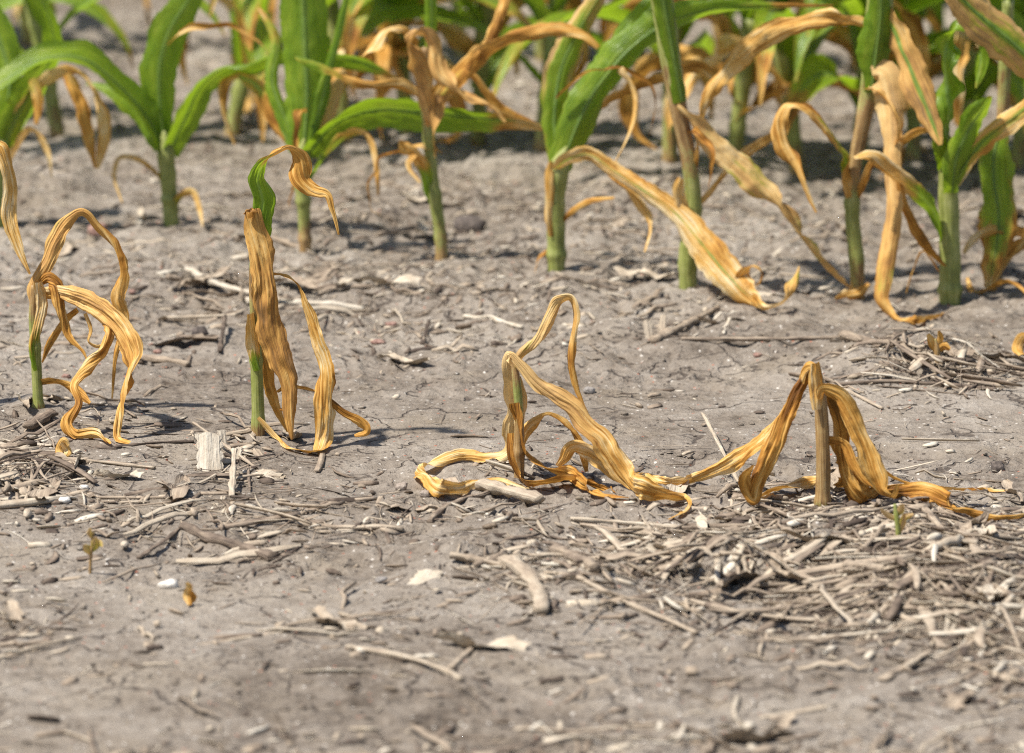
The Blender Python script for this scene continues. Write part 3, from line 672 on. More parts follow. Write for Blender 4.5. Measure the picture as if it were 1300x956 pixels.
p.leaf([(698, 316, 6, 30), (685, 326, 10, 30), (679, 346, 5, 30)], (-.2, -.4), cup=1.2, ns=40)
p.leaf([(716, 205, 20, 20), (736, 165, 26, 20), (772, 130, 19, 30), (805, 113, 19, 30), (848, 97, 18, 30), (870, 86, 20, 35), (890, 85, 18, 40), (905, 96, 12, 30), (918, 106, 4, 30)], (.1, -.3, -.4), d0=.014, d1=.03, cup=1.5, crk=.1)
p.leaf([(786, 88, 14, 30), (802, 112, 14, 25), (805, 140, 10, 20), (795, 175, 8, 20), (779, 208, 3, 20)], (.0, -.3), d0=.0, d1=-.03, cup=1.5, crk=.1)
p.leaf([(702, 300, 12, 40), (698, 262, 16, 30), (696, 225, 14, 30), (700, 205, 6, 30)], (.0, -.3), d0=-.008, d1=-.012, cup=2.0, crk=.08, ns=40, name='sheath')

p = Plant('tall corn plant with a brown rolled top and a folded leaf slanting to the soil', (874, 360), SR, RS)
p.stalk([(874, 360, 23), (874, 315, 23), (880, 262, 21), (875, 205, 20), (863, 145, 22), (852, 80, 26), (842, 10, 28), (832, -60, 26)], (.7, .8, .75, .35, .25, .6, .9, 1), (.1, .26))
crown(p, 22)
p.leaf([(866, 130, 26, 20), (855, 70, 44, 15), (845, 15, 54, 10), (832, -50, 44, 10)], (.7, 1.0, 1.1), d0=-.01, d1=-.02, cup=1.9, crk=.03, midrib=True)
p.leaf([(858, 136, 12, 40), (885, 160, 28, 30), (920, 195, 34, 25), (955, 226, 38, 25), (990, 265, 34, 20), (1020, 306, 32, 25), (1050, 342, 26, 25), (1084, 371, 10, 30, 'g')], (.25, .2, .3, .25, .3, .2), d0=-.012, cup=2.3, crk=.09, ns=170, pale=.35)
p.leaf([(884, 212, 10, 30), (888, 172, 12, 30), (896, 135, 18, 25), (912, 100, 26, 20), (935, 75, 28, 20), (970, 48, 30, 25), (1010, 30, 32, 30), (1050, 24, 30, 30), (1090, 32, 24, 30), (1118, 44, 6, 30)], (.3, -.2, -.4, -.4), d0=-.005, d1=-.03, cup=1.6, crk=.12, ns=80, label='long orange tan leaf arching level')
p.leaf([(882, 264, 8, 30), (905, 240, 9, 30), (925, 216, 12, 30), (950, 190, 16, 30), (980, 172, 12, 30), (998, 163, 4, 30)], (.1, -.2, -.3), d1=.04, cup=1.4, crk=.1)
p.leaf([(876, 290, 12, 40), (866, 262, 18, 30), (860, 240, 18, 20), (864, 226, 8, 20)], (.0, -.3), d0=-.008, d1=-.02, cup=1.6, crk=.14, ns=40, name='sheath')

p = Plant('dark topped corn plant with a long bleached leaf hanging straight down', (1090, 373), SR, RS)
p.stalk([(1090, 373, 17), (1087, 325, 19), (1082, 275, 19), (1083, 225, 17), (1096, 155, 20), (1106, 100, 26), (1114, 40, 34), (1120, -60, 30)], (.3, .6, .75, .2, .35, .9, 1, 1), (.15, .3))
crown(p, 23)
p.leaf([(1106, 118, 26, 20), (1112, 70, 48, 10), (1118, 20, 52, 8), (1116, -50, 40, 10)], (1.1, 1.1), d0=-.01, d1=-.02, cup=1.4, crk=.03, midrib=True)
p.leaf([(1081, 232, 12, 20), (1070, 192, 28, 20), (1046, 156, 32, 22), (1022, 136, 26, 35), (1000, 132, 20, 30), (990, 150, 22, 20), (994, 180, 25, 10), (1010, 212, 20, 20), (1022, 242, 15, 20), (1036, 270, 3, 20)], (.9, .7, -.1, -.3, -.4), edge=.4, d1=-.06, cup=1.2, crk=.1, ns=80)
p.leaf([(1108, 96, 20, 20), (1116, 94, 36, 15), (1127, 120, 44, 5), (1131, 150, 36, 5), (1132, 185, 24, 10), (1133, 225, 22, 15), (1134, 265, 22, 20), (1128, 312, 23, 10), (1120, 355, 23, 10), (1118, 382, 19, 20), (1130, 400, 14, 40, 'g'), (1160, 408, 14, 40, 'g'), (1198, 400, 4, 40, 'g')], (-.3, -.35, .35, .1, -.4), d0=-.014, cup=.5, crk=.054, fold=.25, ns=170, pale=(.5, .35, .1, 0, 0))
p.leaf([(1118, 0, 20, 20), (1138, 48, 38, 12), (1155, 86, 40, 10), (1170, 122, 38, 10), (1184, 156, 28, 10), (1194, 184, 5, 10)], (.2, .1, .2), edge=.4, ribgreen=.9, d0=.0, d1=-.06, cup=.9, crk=.07, pale=.2)
p.leaf([(1084, 262, 10, 30), (1098, 230, 12, 30), (1110, 208, 10, 30), (1126, 222, 10, 30), (1130, 258, 4, 30)], (-.1, -.4), d1=-.03, cup=1.4, crk=.1)
p.leaf([(1080, 250, 14, 40), (1076, 220, 18, 30), (1080, 200, 10, 30)], (-.1, -.3), d0=-.008, d1=-.012, cup=1.8, crk=.12, ns=40, name='sheath')
p.leaf([(1060, 380, 5, 30, 'g'), (1075, 374, 14, 30, 'g'), (1092, 370, 15, 30, 'g'), (1103, 360, 6, 30)], (-.3, -.4), d0=-.01, d1=-.01, cup=1.0, ns=40)

p = Plant('stout green stalked corn plant with a crumpled rolled leaf hooked over on top', (1206, 382), SR, RS)
p.stalk([(1206, 382, 27), (1206, 335, 27), (1205, 285, 26), (1204, 235, 26), (1205, 212, 25), (1205, 194, 15), (1204, 180, 4)], (.7, 1, 1, 1.05, 1.1), (.15,))
p.leaf([(1206, 215, 34, 20), (1201, 165, 48, 10), (1203, 120, 46, 10), (1200, 80, 40, 10), (1203, 52, 30, 20), (1215, 34, 22, 40), (1232, 37, 18, 40), (1243, 54, 18, 20), (1245, 78, 20, 10), (1241, 100, 12, 10), (1239, 112, 3, 10)], (1.15, 1.1, 1, .75, .8), d0=-.005, d1=-.02, cup=1.7, crk=.14, ns=170)
p.leaf([(1208, 245, 22, 30), (1215, 198, 42, 20), (1232, 162, 42, 20), (1250, 134, 30, 20), (1258, 122, 6, 20)], (1.15, 1.1, .9), d0=-.014, d1=-.04, cup=1.2, crk=.06, midrib=True)
p.leaf([(1212, 236, 14, 30), (1230, 202, 32, 20), (1256, 173, 32, 18), (1286, 150, 30, 18), (1330, 118, 16, 20)], (.75, .65, .5, .4), edge=.75, d0=-.008, d1=-.05, cup=1.0, crk=.08, midrib=True)
p.leaf([(1199, 308, 12, 30), (1184, 266, 20, 25), (1160, 240, 23, 25), (1130, 215, 21, 30), (1102, 196, 19, 40), (1084, 200, 5, 30)], (1, .9, .1, -.4), edge=.2, d1=-.06, cup=1.2, crk=.07)
p.leaf([(1142, 230, 12, 30), (1150, 262, 18, 20), (1166, 296, 16, 20), (1186, 326, 13, 20), (1200, 338, 4, 20)], (-.1, -.4), d0=-.03, d1=-.01, cup=1.3, crk=.1)
p.leaf([(1200, 365, 6, 30), (1188, 335, 8, 30), (1172, 318, 8, 30), (1158, 345, 4, 30), (1150, 372, 3, 30, 'g')], (-.1, -.4), cup=1.4, ns=40)
p.leaf([(1204, 210, 12, 20), (1196, 180, 20, 20), (1186, 150, 12, 20), (1170, 110, 6, 20)], (-.1, .2), d0=-.012, d1=.02, cup=1.2, ns=40)

p = Plant('dying corn plant with a broad blotched green leaf hanging beside tan ground leaves', (1264, 366), SR, RS)
p.stalk([(1264, 366, 17), (1266, 300, 17), (1268, 230, 16), (1272, 170, 16), (1275, 100, 16), (1280, 0, 14)], (.1, .4, .5, .3, .6, .8), (.2, .5))
crown(p, 24)
p.leaf([(1270, 165, 20, 20), (1263, 190, 44, 10), (1262, 232, 58, 8), (1268, 272, 56, 8), (1265, 312, 44, 10), (1258, 346, 24, 15), (1254, 368, 6, 30, 'g')], (1, .95, .8, .6, .1), edge=.45, d0=-.01, cup=.6, crk=.06, midrib=True)
p.leaf([(1224, 322, 8, 30), (1238, 300, 17, 30), (1264, 289, 20, 35), (1310, 297, 14, 30)], (.1, -.3), d0=-.05, d1=-.03, cup=1.3, crk=.1)
p.leaf([(1256, 366, 16, 20), (1270, 342, 40, 12), (1296, 315, 46, 12), (1335, 285, 30, 15)], (-.3, -.3), d0=-.03, d1=-.03, cup=1.0, crk=.08)
p.leaf([(1226, 356, 6, 30, 'g'), (1252, 370, 14, 35, 'g'), (1280, 360, 17, 30), (1312, 382, 8, 30, 'g')], (-.2, -.4), cup=1.2, crk=.12)
p.leaf([(1276, 90, 14, 20), (1290, 60, 30, 10), (1310, 90, 34, 10), (1325, 150, 20, 10), (1330, 210, 4, 10)], (.6, .3, -.2), edge=.4, cup=1.0, crk=.07, d1=.03)

p = Plant('corn plant past the frame edge sending a wide blotched leaf into view', (1352, 385), SR, RS)
p.stalk([(1352, 385, 20), (1350, 300, 20), (1346, 220, 20), (1345, 140, 26)], (.5, .9, 1, 1))
p.leaf([(1346, 150, 20, 20), (1325, 95, 44, 20), (1285, 55, 58, 18), (1235, 12, 52, 18), (1195, -30, 18, 20)], (.8, .6, .45, .4), edge=.5, ribgreen=.4, cup=.8, crk=.05, d1=-.03, pale=.3, midrib=True)
p.leaf([(1348, 190, 20, 20), (1380, 130, 50, 20), (1440, 130, 50, 30), (1490, 200, 10, 30)], (1, .8, .2), cup=.8, crk=.05)

# thin shrivelled leaves caught among the second row stalks
rw = np.random.default_rng(61)
for e in [o for o in list(COL.objects) if o.get('group') == SR]:
    b = np.array(e.location)
    for k in range(1):
        z0 = rw.uniform(.10, .2); az = rw.uniform(0, 6.28); L = rw.uniform(.10, .20)
        hd = np.array([math.cos(az), math.sin(az) * .6, 0]); el = rw.uniform(.2, 1.1)
        pts = [b + np.array([0, 0, z0])]
        for i in range(10):
            a = el - rw.uniform(2.4, 3.2) * ((i + 1) / 10) ** 1.2
            pts.append(pts[-1] + (hd * math.cos(a) + np.array([0, 0, math.sin(a)]) + rw.normal(0, .18, 3)) * L / 10)
        pts = np.array(pts)
        pts[:, 2] = np.maximum(pts[:, 2], gh(pts[:, 0], pts[:, 1]) + .003)
        tt = np.linspace(0, 1, 11)
        side = np.array([-math.sin(az), math.cos(az), 0])
        me, _ = ribbon(pts, rw.uniform(.007, .014) * np.interp(tt, [0, .2, .6, 1], [.5, 1, .8, .1]), np.tile(side, (11, 1)), (.2, -.3, -.4), cup=1.6, crk=.14, ns=44, nu=9, origin=b)
        link('leaf', me, e)

# ------------------------------------------------------------------ rows farther back
def far_plant(label, px, py, group, seed, height=.42, nleaf=7, dry=.3, azs=None):
    rg = np.random.default_rng(seed)
    b = hit(px, py)
    e = bpy.data.objects.new('corn_plant', None); COL.objects.link(e); e.location = b; e.empty_display_size = .02
    tag(e, label, 'corn plant', group)
    hs = height * rg.uniform(.42, .55)
    lean = rg.normal(0, .02, 2)
    P = [b + np.array([lean[0] * t, lean[1] * t, hs * t - .01 * (t == 0)]) for t in (0, .33, .66, 1)]
    link('stalk', tube_mesh('stalk', P, [.009, .0088, .0095, .011], (.35, .85, 1, 1.05), M_STALK, b, 12, nodes=(.3, .6), ns=24), e)
    az0 = rg.uniform(0, 6.28)
    for k in range(nleaf):
        t = .30 + .70 * k / (nleaf - 1)
        az = az0 + k * math.pi + rg.normal(0, .45)
        if azs is not None and k < len(azs): az = azs[k]
        isdry = rg.random() < dry * (1.9 - 1.5 * t)
        L = height * rg.uniform(.62, .95) * (.75 + .4 * t)
        el = math.radians(rg.uniform(40, 62) + 22 * t)
        droop = rg.uniform(1.7, 2.7) if not isdry else rg.uniform(2.7, 3.7)
        p0 = P[0] + (P[-1] - P[0]) * t
        p0 = np.array([p0[0], p0[1], b[2] + hs * t])
        pts = [p0]; a = el
        n = 9
        hd = np.array([math.cos(az), math.sin(az), 0])
        for i in range(n):
            a = el - droop * ((i + 1) / n) ** 1.35
            pts.append(pts[-1] + (hd * math.cos(a) + np.array([0, 0, math.sin(a)])) * L / n)
        pts = np.array(pts)
        for q in pts: q[2] = max(q[2], float(gh(q[0], q[1])) + .004)
        wmax = rg.uniform(.040, .058) * (.72 if isdry else 1)
        tt = np.linspace(0, 1, n + 1)
        wd = wmax * np.interp(tt, [0, .12, .4, .7, 1], [.5, .75, 1, .75, .06])
        side = np.array([-math.sin(az), math.cos(az), 0])
        tw = rg.normal(0, .25) + rg.normal(0, .5) * tt
        T = unit(np.gradient(pts, axis=0))
        nn = np.cross(T, side[None, :])
        B = side[None, :] * np.cos(tw)[:, None] + nn * np.sin(tw)[:, None]
        if isdry: gr = (rg.uniform(0, .5), -.3, -.4)
        else: gr = (1.1, 1.1, rg.uniform(.6, 1.0), rg.uniform(-.2, .9))
        me, rib = ribbon(pts, wd, B, gr, edge=rg.uniform(0, .3), cup=(1.5 if isdry else .7), crk=(.11 if isdry else .035), ns=36, nu=9, origin=b, midrib=not isdry)
        o = link('leaf', me, e)
        if rib: link('midrib', rib, o)
    # rolled whorl at the top
    w0 = P[-1]
    pts = np.array([w0 + np.array([lean[0] * t, lean[1] * t, height * .55 * t]) for t in (-.08, .3, .65, 1)])
    az = rg.uniform(0, 6.28)
    me, rib = ribbon(pts, np.array([.018, .036, .03, .004]), np.tile([math.cos(az), math.sin(az), 0], (4, 1)), (1.1, 1.1), cup=1.8, crk=.03, ns=30, nu=9, origin=b)
    link('leaf', me, e)
    return e

TR = 'corn plants of the third row'
third = [(-70, 160, 'green corn plant of the third row past the field edge', .40, .3),
         (75, 172, 'blurred corn plant behind the hanging tan strands', .40, .25),
         (292, 172, 'blurred corn plant with dry leaf ends behind the clean stalked plant', .42, .55),
         (440, 180, 'blurred green corn plant behind the long level leaf', .42, .2),
         (606, 186, 'blurred corn plant right of the bleached leaf tangle', .40, .5),
         (686, 192, 'blurred dark green corn plant behind the thick stalked plant', .44, .15),
         (850, 204, 'blurred green corn plant behind the brown rolled top plant', .44, .15),
         (1015, 222, 'blurred corn plant with broad drooping green leaves beyond the folded leaf', .46, .15),
         (1160, 206, 'blurred half dry corn plant behind the bleached hanging leaf', .42, .5),
         (1290, 215, 'blurred dark stemmed corn plant behind the blotched hanging leaf', .44, .3),
         (1400, 222, 'corn plant of the third row beyond the picture edge', .44, .3)]
third += [
          (520, 182, 'blurred corn plant left of the bleached leaf tangle', .38, .6), 
          (930, 210, 'blurred dry corn plant under the long orange tan leaf', .38, .8), (1090, 214, 'blurred corn plant behind the dark topped plant', .42, .4),
          (1228, 212, 'blurred corn plant behind the hooked rolled leaf', .42, .5)]
for i, (x, y, lab, h, dr) in enumerate(third):
    far_plant(lab, x, y, TR, 100 + i, h, 7, dr * .6)
for i, x in enumerate([-60, 48, 230, 345, 470, 590, 700, 810, 960, 1090, 1200, 1320]):
    far_plant('out of focus corn plant standing in the fourth row', x + random.uniform(-12, 12), 55 + x * .035, 'corn plants of the fourth row', 300 + i, .42, 7, .16)
for i, x in enumerate([-40, 90, 210, 330, 440, 540, 660, 760, 880, 1000, 1110, 1230, 1340]):
    far_plant('far corn plant of the fifth row with only low leaves showing', x + random.uniform(-12, 12), -28 + x * .03, 'corn plants of the fifth row', 500 + i, .42, 7, .16)

# ------------------------------------------------------------------ crop residue
# where residue lies thick: px, py, rx, ry, weight
THICK = [(1120, 740, 260, 95, 1.0), (1230, 670, 150, 60, .8), (900, 700, 130, 50, .8), (700, 720, 120, 60, .65), (40, 600, 80, 45, .9),
         (150, 640, 130, 45, .40), (380, 665, 140, 40, .45), (300, 590, 60, 40, .5), (560, 650, 110, 30, .35), (1190, 465, 120, 32, 1.3),
         (330, 380, 160, 30, .7), (480, 420, 80, 40, .5), (620, 410, 110, 30, .45), (850, 410, 80, 30, .4), (100, 400, 120, 50, .35),
         (650, 280, 750, 60, .78), (650, 130, 750, 80, .62), (500, 360, 420, 35, .48), (700, 380, 300, 25, .25), (480, 800, 90, 30, .18), (1000, 640, 120, 25, .5), (950, 600, 50, 20, .4),
         (1270, 850, 80, 50, .45), (30, 790, 70, 50, .3), (640, 590, 50, 25, .4), (700, 960, 700, 30, .25), (150, 530, 90, 25, .35)]
def density(px, py):
    d = .035
    for (cx, cy, rx, ry, w) in THICK:
        q = ((px - cx) / rx) ** 2 + ((py - cy) / ry) ** 2
        d = d + w * np.exp(-q * 1.5)
    return np.minimum(d, 1.1)

def sample_spots(n, rg, floor=0.0, y0=-30, y1=1010):
    out = []
    while len(out) < n:
        px = rg.uniform(-140, 1440, 4000); py = rg.uniform(y0, y1, 4000)
        pr = np.maximum(density(px, py), floor) / 1.1
        keep = rg.random(4000) < pr
        out += list(zip(px[keep], py[keep]))
    return out[:n]

def ground_xy(spots):
    pts = np.array([flat_hit(a, b)[:2] for a, b in spots])
    return pts

def straw_soup(n, rg, lmin, lmax, wmin, wmax, spots, tone_mu, tone_sd, nseg=4, flat=(.25, .8), heap=0.0):
    """many slivers of straw in one mesh"""
    xy = ground_xy(spots)
    L = np.exp(rg.uniform(np.log(lmin), np.log(lmax), n)); Wd = wmin + (wmax * 1.5 - wmin) * rg.random(n) ** 3.0; th = Wd * rg.uniform(flat[0], flat[1], n)
    yaw = rg.uniform(0, np.pi, n); bend = rg.normal(0, .05, n) * L
    t = np.linspace(-.5, .5, nseg + 1)
    dx, dy = np.cos(yaw), np.sin(yaw)
    cx = xy[:, 0, None] + dx[:, None] * L[:, None] * t - dy[:, None] * bend[:, None] * (4 * t * t)
    cy = xy[:, 1, None] + dy[:, None] * L[:, None] * t + dx[:, None] * bend[:, None] * (4 * t * t)
    g = gh(cx, cy)
    base = g[:, :1] + (g[:, -1:] - g[:, :1]) * (t + .5)
    lift = np.abs(rg.normal(0, .0012, n))[:, None] + rg.uniform(0, heap, n)[:, None] * np.exp(-(((xy - xy.mean(0)) / (xy.std(0) * 1.4 + 1e-6)) ** 2).sum(1))[:, None]; tilt = rg.normal(0, .05, n)[:, None] * L[:, None] * t
    cz = np.maximum(base, g - .001) + lift + tilt + th[:, None] * .3
    tap = 1 - rg.uniform(.1, .75, (n, 1)) * np.abs(t * 2) ** 2.5
    a = np.array([0, .5, 1, 1.5]) * np.pi + .6
    roll = rg.uniform(0, np.pi, n)
    V = np.empty((n, nseg + 1, 4, 3))
    for k in range(4):
        c, s_ = np.cos(a[k]), np.sin(a[k])
        ua = (Wd[:, None] / 2 * c) * tap; ub = (th[:, None] / 2 * s_) * tap
        oa = ua * np.cos(roll * .35)[:, None] - ub * np.sin(roll * .35)[:, None]
        ob = ua * np.sin(roll * .35)[:, None] + ub * np.cos(roll * .35)[:, None]
        V[:, :, k, 0] = cx - dy[:, None] * oa
        V[:, :, k, 1] = cy + dx[:, None] * oa
        V[:, :, k, 2] = cz + ob
    q = []
    for i in range(nseg):
        for k in range(4):
            k2 = (k + 1) % 4
            q.append([i * 4 + k, i * 4 + k2, (i + 1) * 4 + k2, (i + 1) * 4 + k])
    q.append([3, 2, 1, 0]); q.append([nseg * 4 + i for i in range(4)])
    q = np.array(q)
    per = (nseg + 1) * 4
    Fc = (np.arange(n)[:, None, None] * per + q[None]).reshape(-1, 4)
    tone = np.repeat(np.clip(rg.normal(tone_mu, tone_sd, n), .02, .98), per)
    off = rg.uniform(0, 5, (n, 1, 1))
    u = np.array([0, .3, .6, .9])[None, None, :] * Wd[:, None, None] + off
    vv = (t[None, :, None] * L[:, None, None]) + off + 0 * u
    uvs = np.stack([(u + 0 * vv).ravel(), vv.ravel()], 1)
    return V.reshape(-1, 3), Fc, uvs, tone

rg = np.random.default_rng(77)
n = 12500
V, Fc, uvs, tone = straw_soup(n, rg, .004, .024, .0012, .0050, sample_spots(n, rg), .40, .26, 3, (.12, .5))
o = link('chaff', mesh('chaff', V, Fc, M_RES, uvs, {'tone': tone}, smooth=False))
tag(o, 'short broken chaff and straw bits littering the soil surface', 'chaff', kind='stuff')
n = 1400
V, Fc, uvs, tone = straw_soup(n, rg, .025, .075, .0008, .0042, sample_spots(n, rg), .44, .24, 5, (.12, .5))
o = link('fine_straw', mesh('fine_straw', V, Fc, M_RES, uvs, {'tone': tone}))
tag(o, 'thin matted straw of old corn leaves spread over the soil', 'straw', kind='stuff')

# heaped straw, lying several layers deep
def heap_spots(n, rg, cx, cy, rx, ry):
    return list(zip(rg.normal(cx, rx, n), rg.normal(cy, ry, n)))
HEAPS = [('tangled heap of straw and rotted stems behind the snapped plant', 1195, 476, 60, 11, 130, .012),
         ('matted trash pile of straw at the foot of the looping plant', 14, 605, 34, 18, 100, .011),
         ('clump of rotted stems and straw in front of the sprawled golden leaves', 890, 705, 55, 16, 140, .010),
         ('thick mat of straw on the soil below the snapped plant', 1130, 735, 100, 34, 300, .007),
         ('loose straw clump around the upright pale flake', 310, 645, 70, 30, 40, .004),
         ('straw mat right of the yellow green sprout', 1240, 790, 60, 35, 220, .009)]
for (lab, cx, cy, rx, ry, n, lf) in HEAPS:
    V, Fc, uvs, tone = straw_soup(n, rg, .015, .095, .0008, .0062, heap_spots(n, rg, cx, cy, rx, ry), .48, .24, 5, (.12, .5), lf)
    o = link('straw_heap', mesh('straw_heap', V, Fc, M_RES, uvs, {'tone': tone}))
    tag(o, lab, 'straw', kind='stuff')

# soil crumbs
def crumbs(n, rg, smin, smax, spots):
    xy = ground_xy(spots)
    ico = []
    ph = (1 + 5 ** .5) / 2
    for a, b in ((1, ph), (-1, ph), (1, -ph), (-1, -ph)): ico += [(a, b, 0), (0, a, b), (b, 0, a)]
    ico = unit(np.array(ico, float))
    fac = []
    for i in range(12):
        for j in range(i + 1, 12):
            for k in range(j + 1, 12):
                d = [np.linalg.norm(ico[i] - ico[j]), np.linalg.norm(ico[j] - ico[k]), np.linalg.norm(ico[i] - ico[k])]
                if max(d) < 1.2:
                    nrm = np.cross(ico[j] - ico[i], ico[k] - ico[i])
                    fac.append((i, j, k) if nrm @ ico[i] > 0 else (i, k, j))
    fac = np.array(fac)
    s = np.exp(rg.uniform(np.log(smin), np.log(smax), n))
    V = ico[None] * s[:, None, None] * rg.uniform(.65, 1.35, (n, 12, 1)) * np.stack([rg.uniform(.8, 1.4, n), rg.uniform(.8, 1.3, n), rg.uniform(.35, .65, n)], 1)[:, None, :]
    V[:, :, 0] += xy[:, 0, None]; V[:, :, 1] += xy[:, 1, None]; V[:, :, 2] += (gh(xy[:, 0], xy[:, 1]) + s * .25)[:, None]
    return V.reshape(-1, 3), (np.arange(n)[:, None, None] * 12 + fac[None]).reshape(-1, 3)
n = 3000
V, Fc = crumbs(n, rg, .0007, .0028, sample_spots(n, rg, .35))
o = link('soil_crumbs', mesh('soil_crumbs', V, Fc, M_SOIL, smooth=False))
tag(o, 'small crumbs and clods of dry grey brown soil', 'soil crumbs', kind='stuff')

# straw fragments that can be told apart, shared mesh variants
def straw_variant(k):
    rgv = np.random.default_rng(900 + k)
    L = 1.0
    t = np.linspace(-.5, .5, 7)
    C = np.stack([t, .05 * rgv.normal() * (4 * t * t - .5) + .012 * rgv.normal(size=7), .02 * rgv.normal(size=7)], 1)
    r = np.array([.6, .9, 1, 1.05, 1, .85, .5]) * rgv.uniform(.85, 1.1, 7) * rgv.uniform(.018, .036)
    me = tube_mesh('straw_fragment', C, r, (0, 0), M_RES, nside=6, tone=VTONE[k], flat=rgv.uniform(.2, .7))
    uvl = me.uv_layers[0].data
    a = np.empty(len(uvl) * 2, dtype=np.float32); uvl.foreach_get('uv', a); uvl.foreach_set('uv', a * .07)
    return me
VTONE = [float(np.random.default_rng(4000 + k).uniform(.36, .74)) for k in range(26)]
VARS = [straw_variant(k) for k in range(26)]
LANDMARKS = [(48, 540, 'by the looping withered plant'), (328, 560, 'by the tall dried plant'), (657, 600, 'by the collapsed golden plant'),
             (1044, 645, 'by the snapped plant'), (1195, 470, 'at the tangled straw heap'), (114, 720, 'near the tiny green seedling'),
             (1139, 690, 'near the yellow green sprout'), (214, 745, 'near the largest white stone'), (660, 750, 'near the pale jointed stalk'),
             (960, 785, 'near the long pale bowed straw'), (510, 845, 'near the curved pale foreground stem'), (387, 392, 'near the white bleached stalk'),
             (870, 415, 'near the tan broken tipped stalk piece'), (561, 325, 'by the slender second row plant'), (706, 340, 'by the thick stalked plant'),
             (874, 358, 'by the brown rolled top plant'), (1206, 380, 'by the stout green stalked plant'), (217, 286, 'by the upright wide leaved plant'),
             (388, 318, 'by the plant with the level leaf'), (290, 690, 'near the brown jointed old stalk'), (830, 690, 'at the clump of rotted stems'),
             (267, 598, 'by the upright pale flake'), (1090, 735, 'in the thick straw mat'), (1240, 800, 'in the outer straw mat'), (450, 672, 'near the pale frayed straw'),
             (650, 215, 'between the second and third corn rows'), (250, 215, 'between the second and third corn rows'), (1050, 240, 'between the second and third corn rows'),
             (650, 90, 'between the third and fourth corn rows'), (200, 90, 'between the third and fourth corn rows'), (1100, 90, 'between the third and fourth corn rows')]
def nearest(px, py):
    return min(LANDMARKS, key=lambda l: (l[0] - px) ** 2 + (2.2 * (l[1] - py)) ** 2)[2]
spots = sample_spots(270, rg, 0.0, 20, 1000)
for i, (px, py) in enumerate(spots):
    q = flat_hit(px, py)
    L = float(np.exp(rg.uniform(np.log(.035), np.log(.11))))
    yaw = rg.uniform(0, np.pi)
    d = np.array([math.cos(yaw), math.sin(yaw)]) * L * .42
    z0 = float(gh(q[0] - d[0], q[1] - d[1])); z1 = float(gh(q[0] + d[0], q[1] + d[1])); zm = float(gh(q[0], q[1]))
    o = link('straw_fragment', VARS[i % len(VARS)])
    o.location = (q[0], q[1], max((z0 + z1) / 2, zm - .001) + .0016 + abs(rg.normal(0, .0015)))
    o.rotation_euler = (rg.uniform(0, 6.28) * .15, -math.atan2(z1 - z0, 2 * .42 * L) + rg.normal(0, .04), yaw)
    o.scale = (L, .07 * rg.uniform(.7, 1.4), .07 * rg.uniform(.7, 1.2))
    tn = VTONE[i % len(VARS)]
    word = 'dark grey' if tn < .46 else ('greyish tan' if tn < .60 else 'pale beige')
    size = 'short' if L < .05 else ('medium length' if L < .078 else 'long')
    lab = '%s %s straw piece lying %s' % (size, word, nearest(px, py))
    tag(o, lab, 'straw', 'loose straw pieces on the soil')

# shredded, crinkled old leaf pieces half sunk in the soil
def shred_variant(k):
    rv = np.random.default_rng(7000 + k)
    ns_, nu_ = 14, 6
    t = np.linspace(-.5, .5, ns_)[:, None]; u = np.linspace(-1, 1, nu_)[None, :]
    wd = rv.uniform(.07, .16) * (1 - .8 * np.abs(2 * t) ** rv.uniform(2, 4)) * (1 + .25 * rv.normal(size=(ns_, nu_)))
    X = t + .03 * rv.normal(size=(ns_, nu_)); Y = .12 * rv.normal() * 4 * t * t + wd * u
    Z = .03 + .05 * np.sin(t * rv.uniform(6, 14) + rv.uniform(0, 6)) + .07 * rv.normal() * u * np.sin(5 * t + rv.uniform(0, 6)) + .012 * rv.normal(size=(ns_, nu_)) + .06 * np.abs(u)
    V = np.stack([X, Y, Z + 0 * X], -1).reshape(-1, 3)
    i = (np.arange(ns_ - 1)[:, None] * nu_ + np.arange(nu_ - 1)[None, :]).ravel()
    Fc = np.stack([i, i + 1, i + nu_ + 1, i + nu_], 1)
    uvs = V[:, [1, 0]] * .06
    return mesh('leaf_shred', V, Fc, M_RES, uvs, {'tone': np.full(len(V), VTONE[k % 26] + .05)})
SHV = [shred_variant(k) for k in range(14)]
for i, (px, py) in enumerate(sample_spots(110, rg, 0.02, 150, 950)):
    q = hit(px, py); L = float(rg.uniform(.025, .075))
    o = link('leaf_shred', SHV[i % 14])
    o.location = (q[0], q[1], q[2] - .0005)
    o.rotation_euler = (rg.normal(0, .2), rg.normal(0, .12), rg.uniform(0, 6.28))
    o.scale = (L, L, L * .8)
    tn = VTONE[(i % 14) % 26]
    word = 'dark' if tn < .46 else ('grey tan' if tn < .60 else 'bleached')
    size = 'small' if L < .042 else ('medium sized' if L < .06 else 'wide')
    tag(o, '%s %s crinkled leaf shred lying %s' % (size, word, nearest(px, py)), 'leaf shred', 'crinkled leaf shreds on the soil')

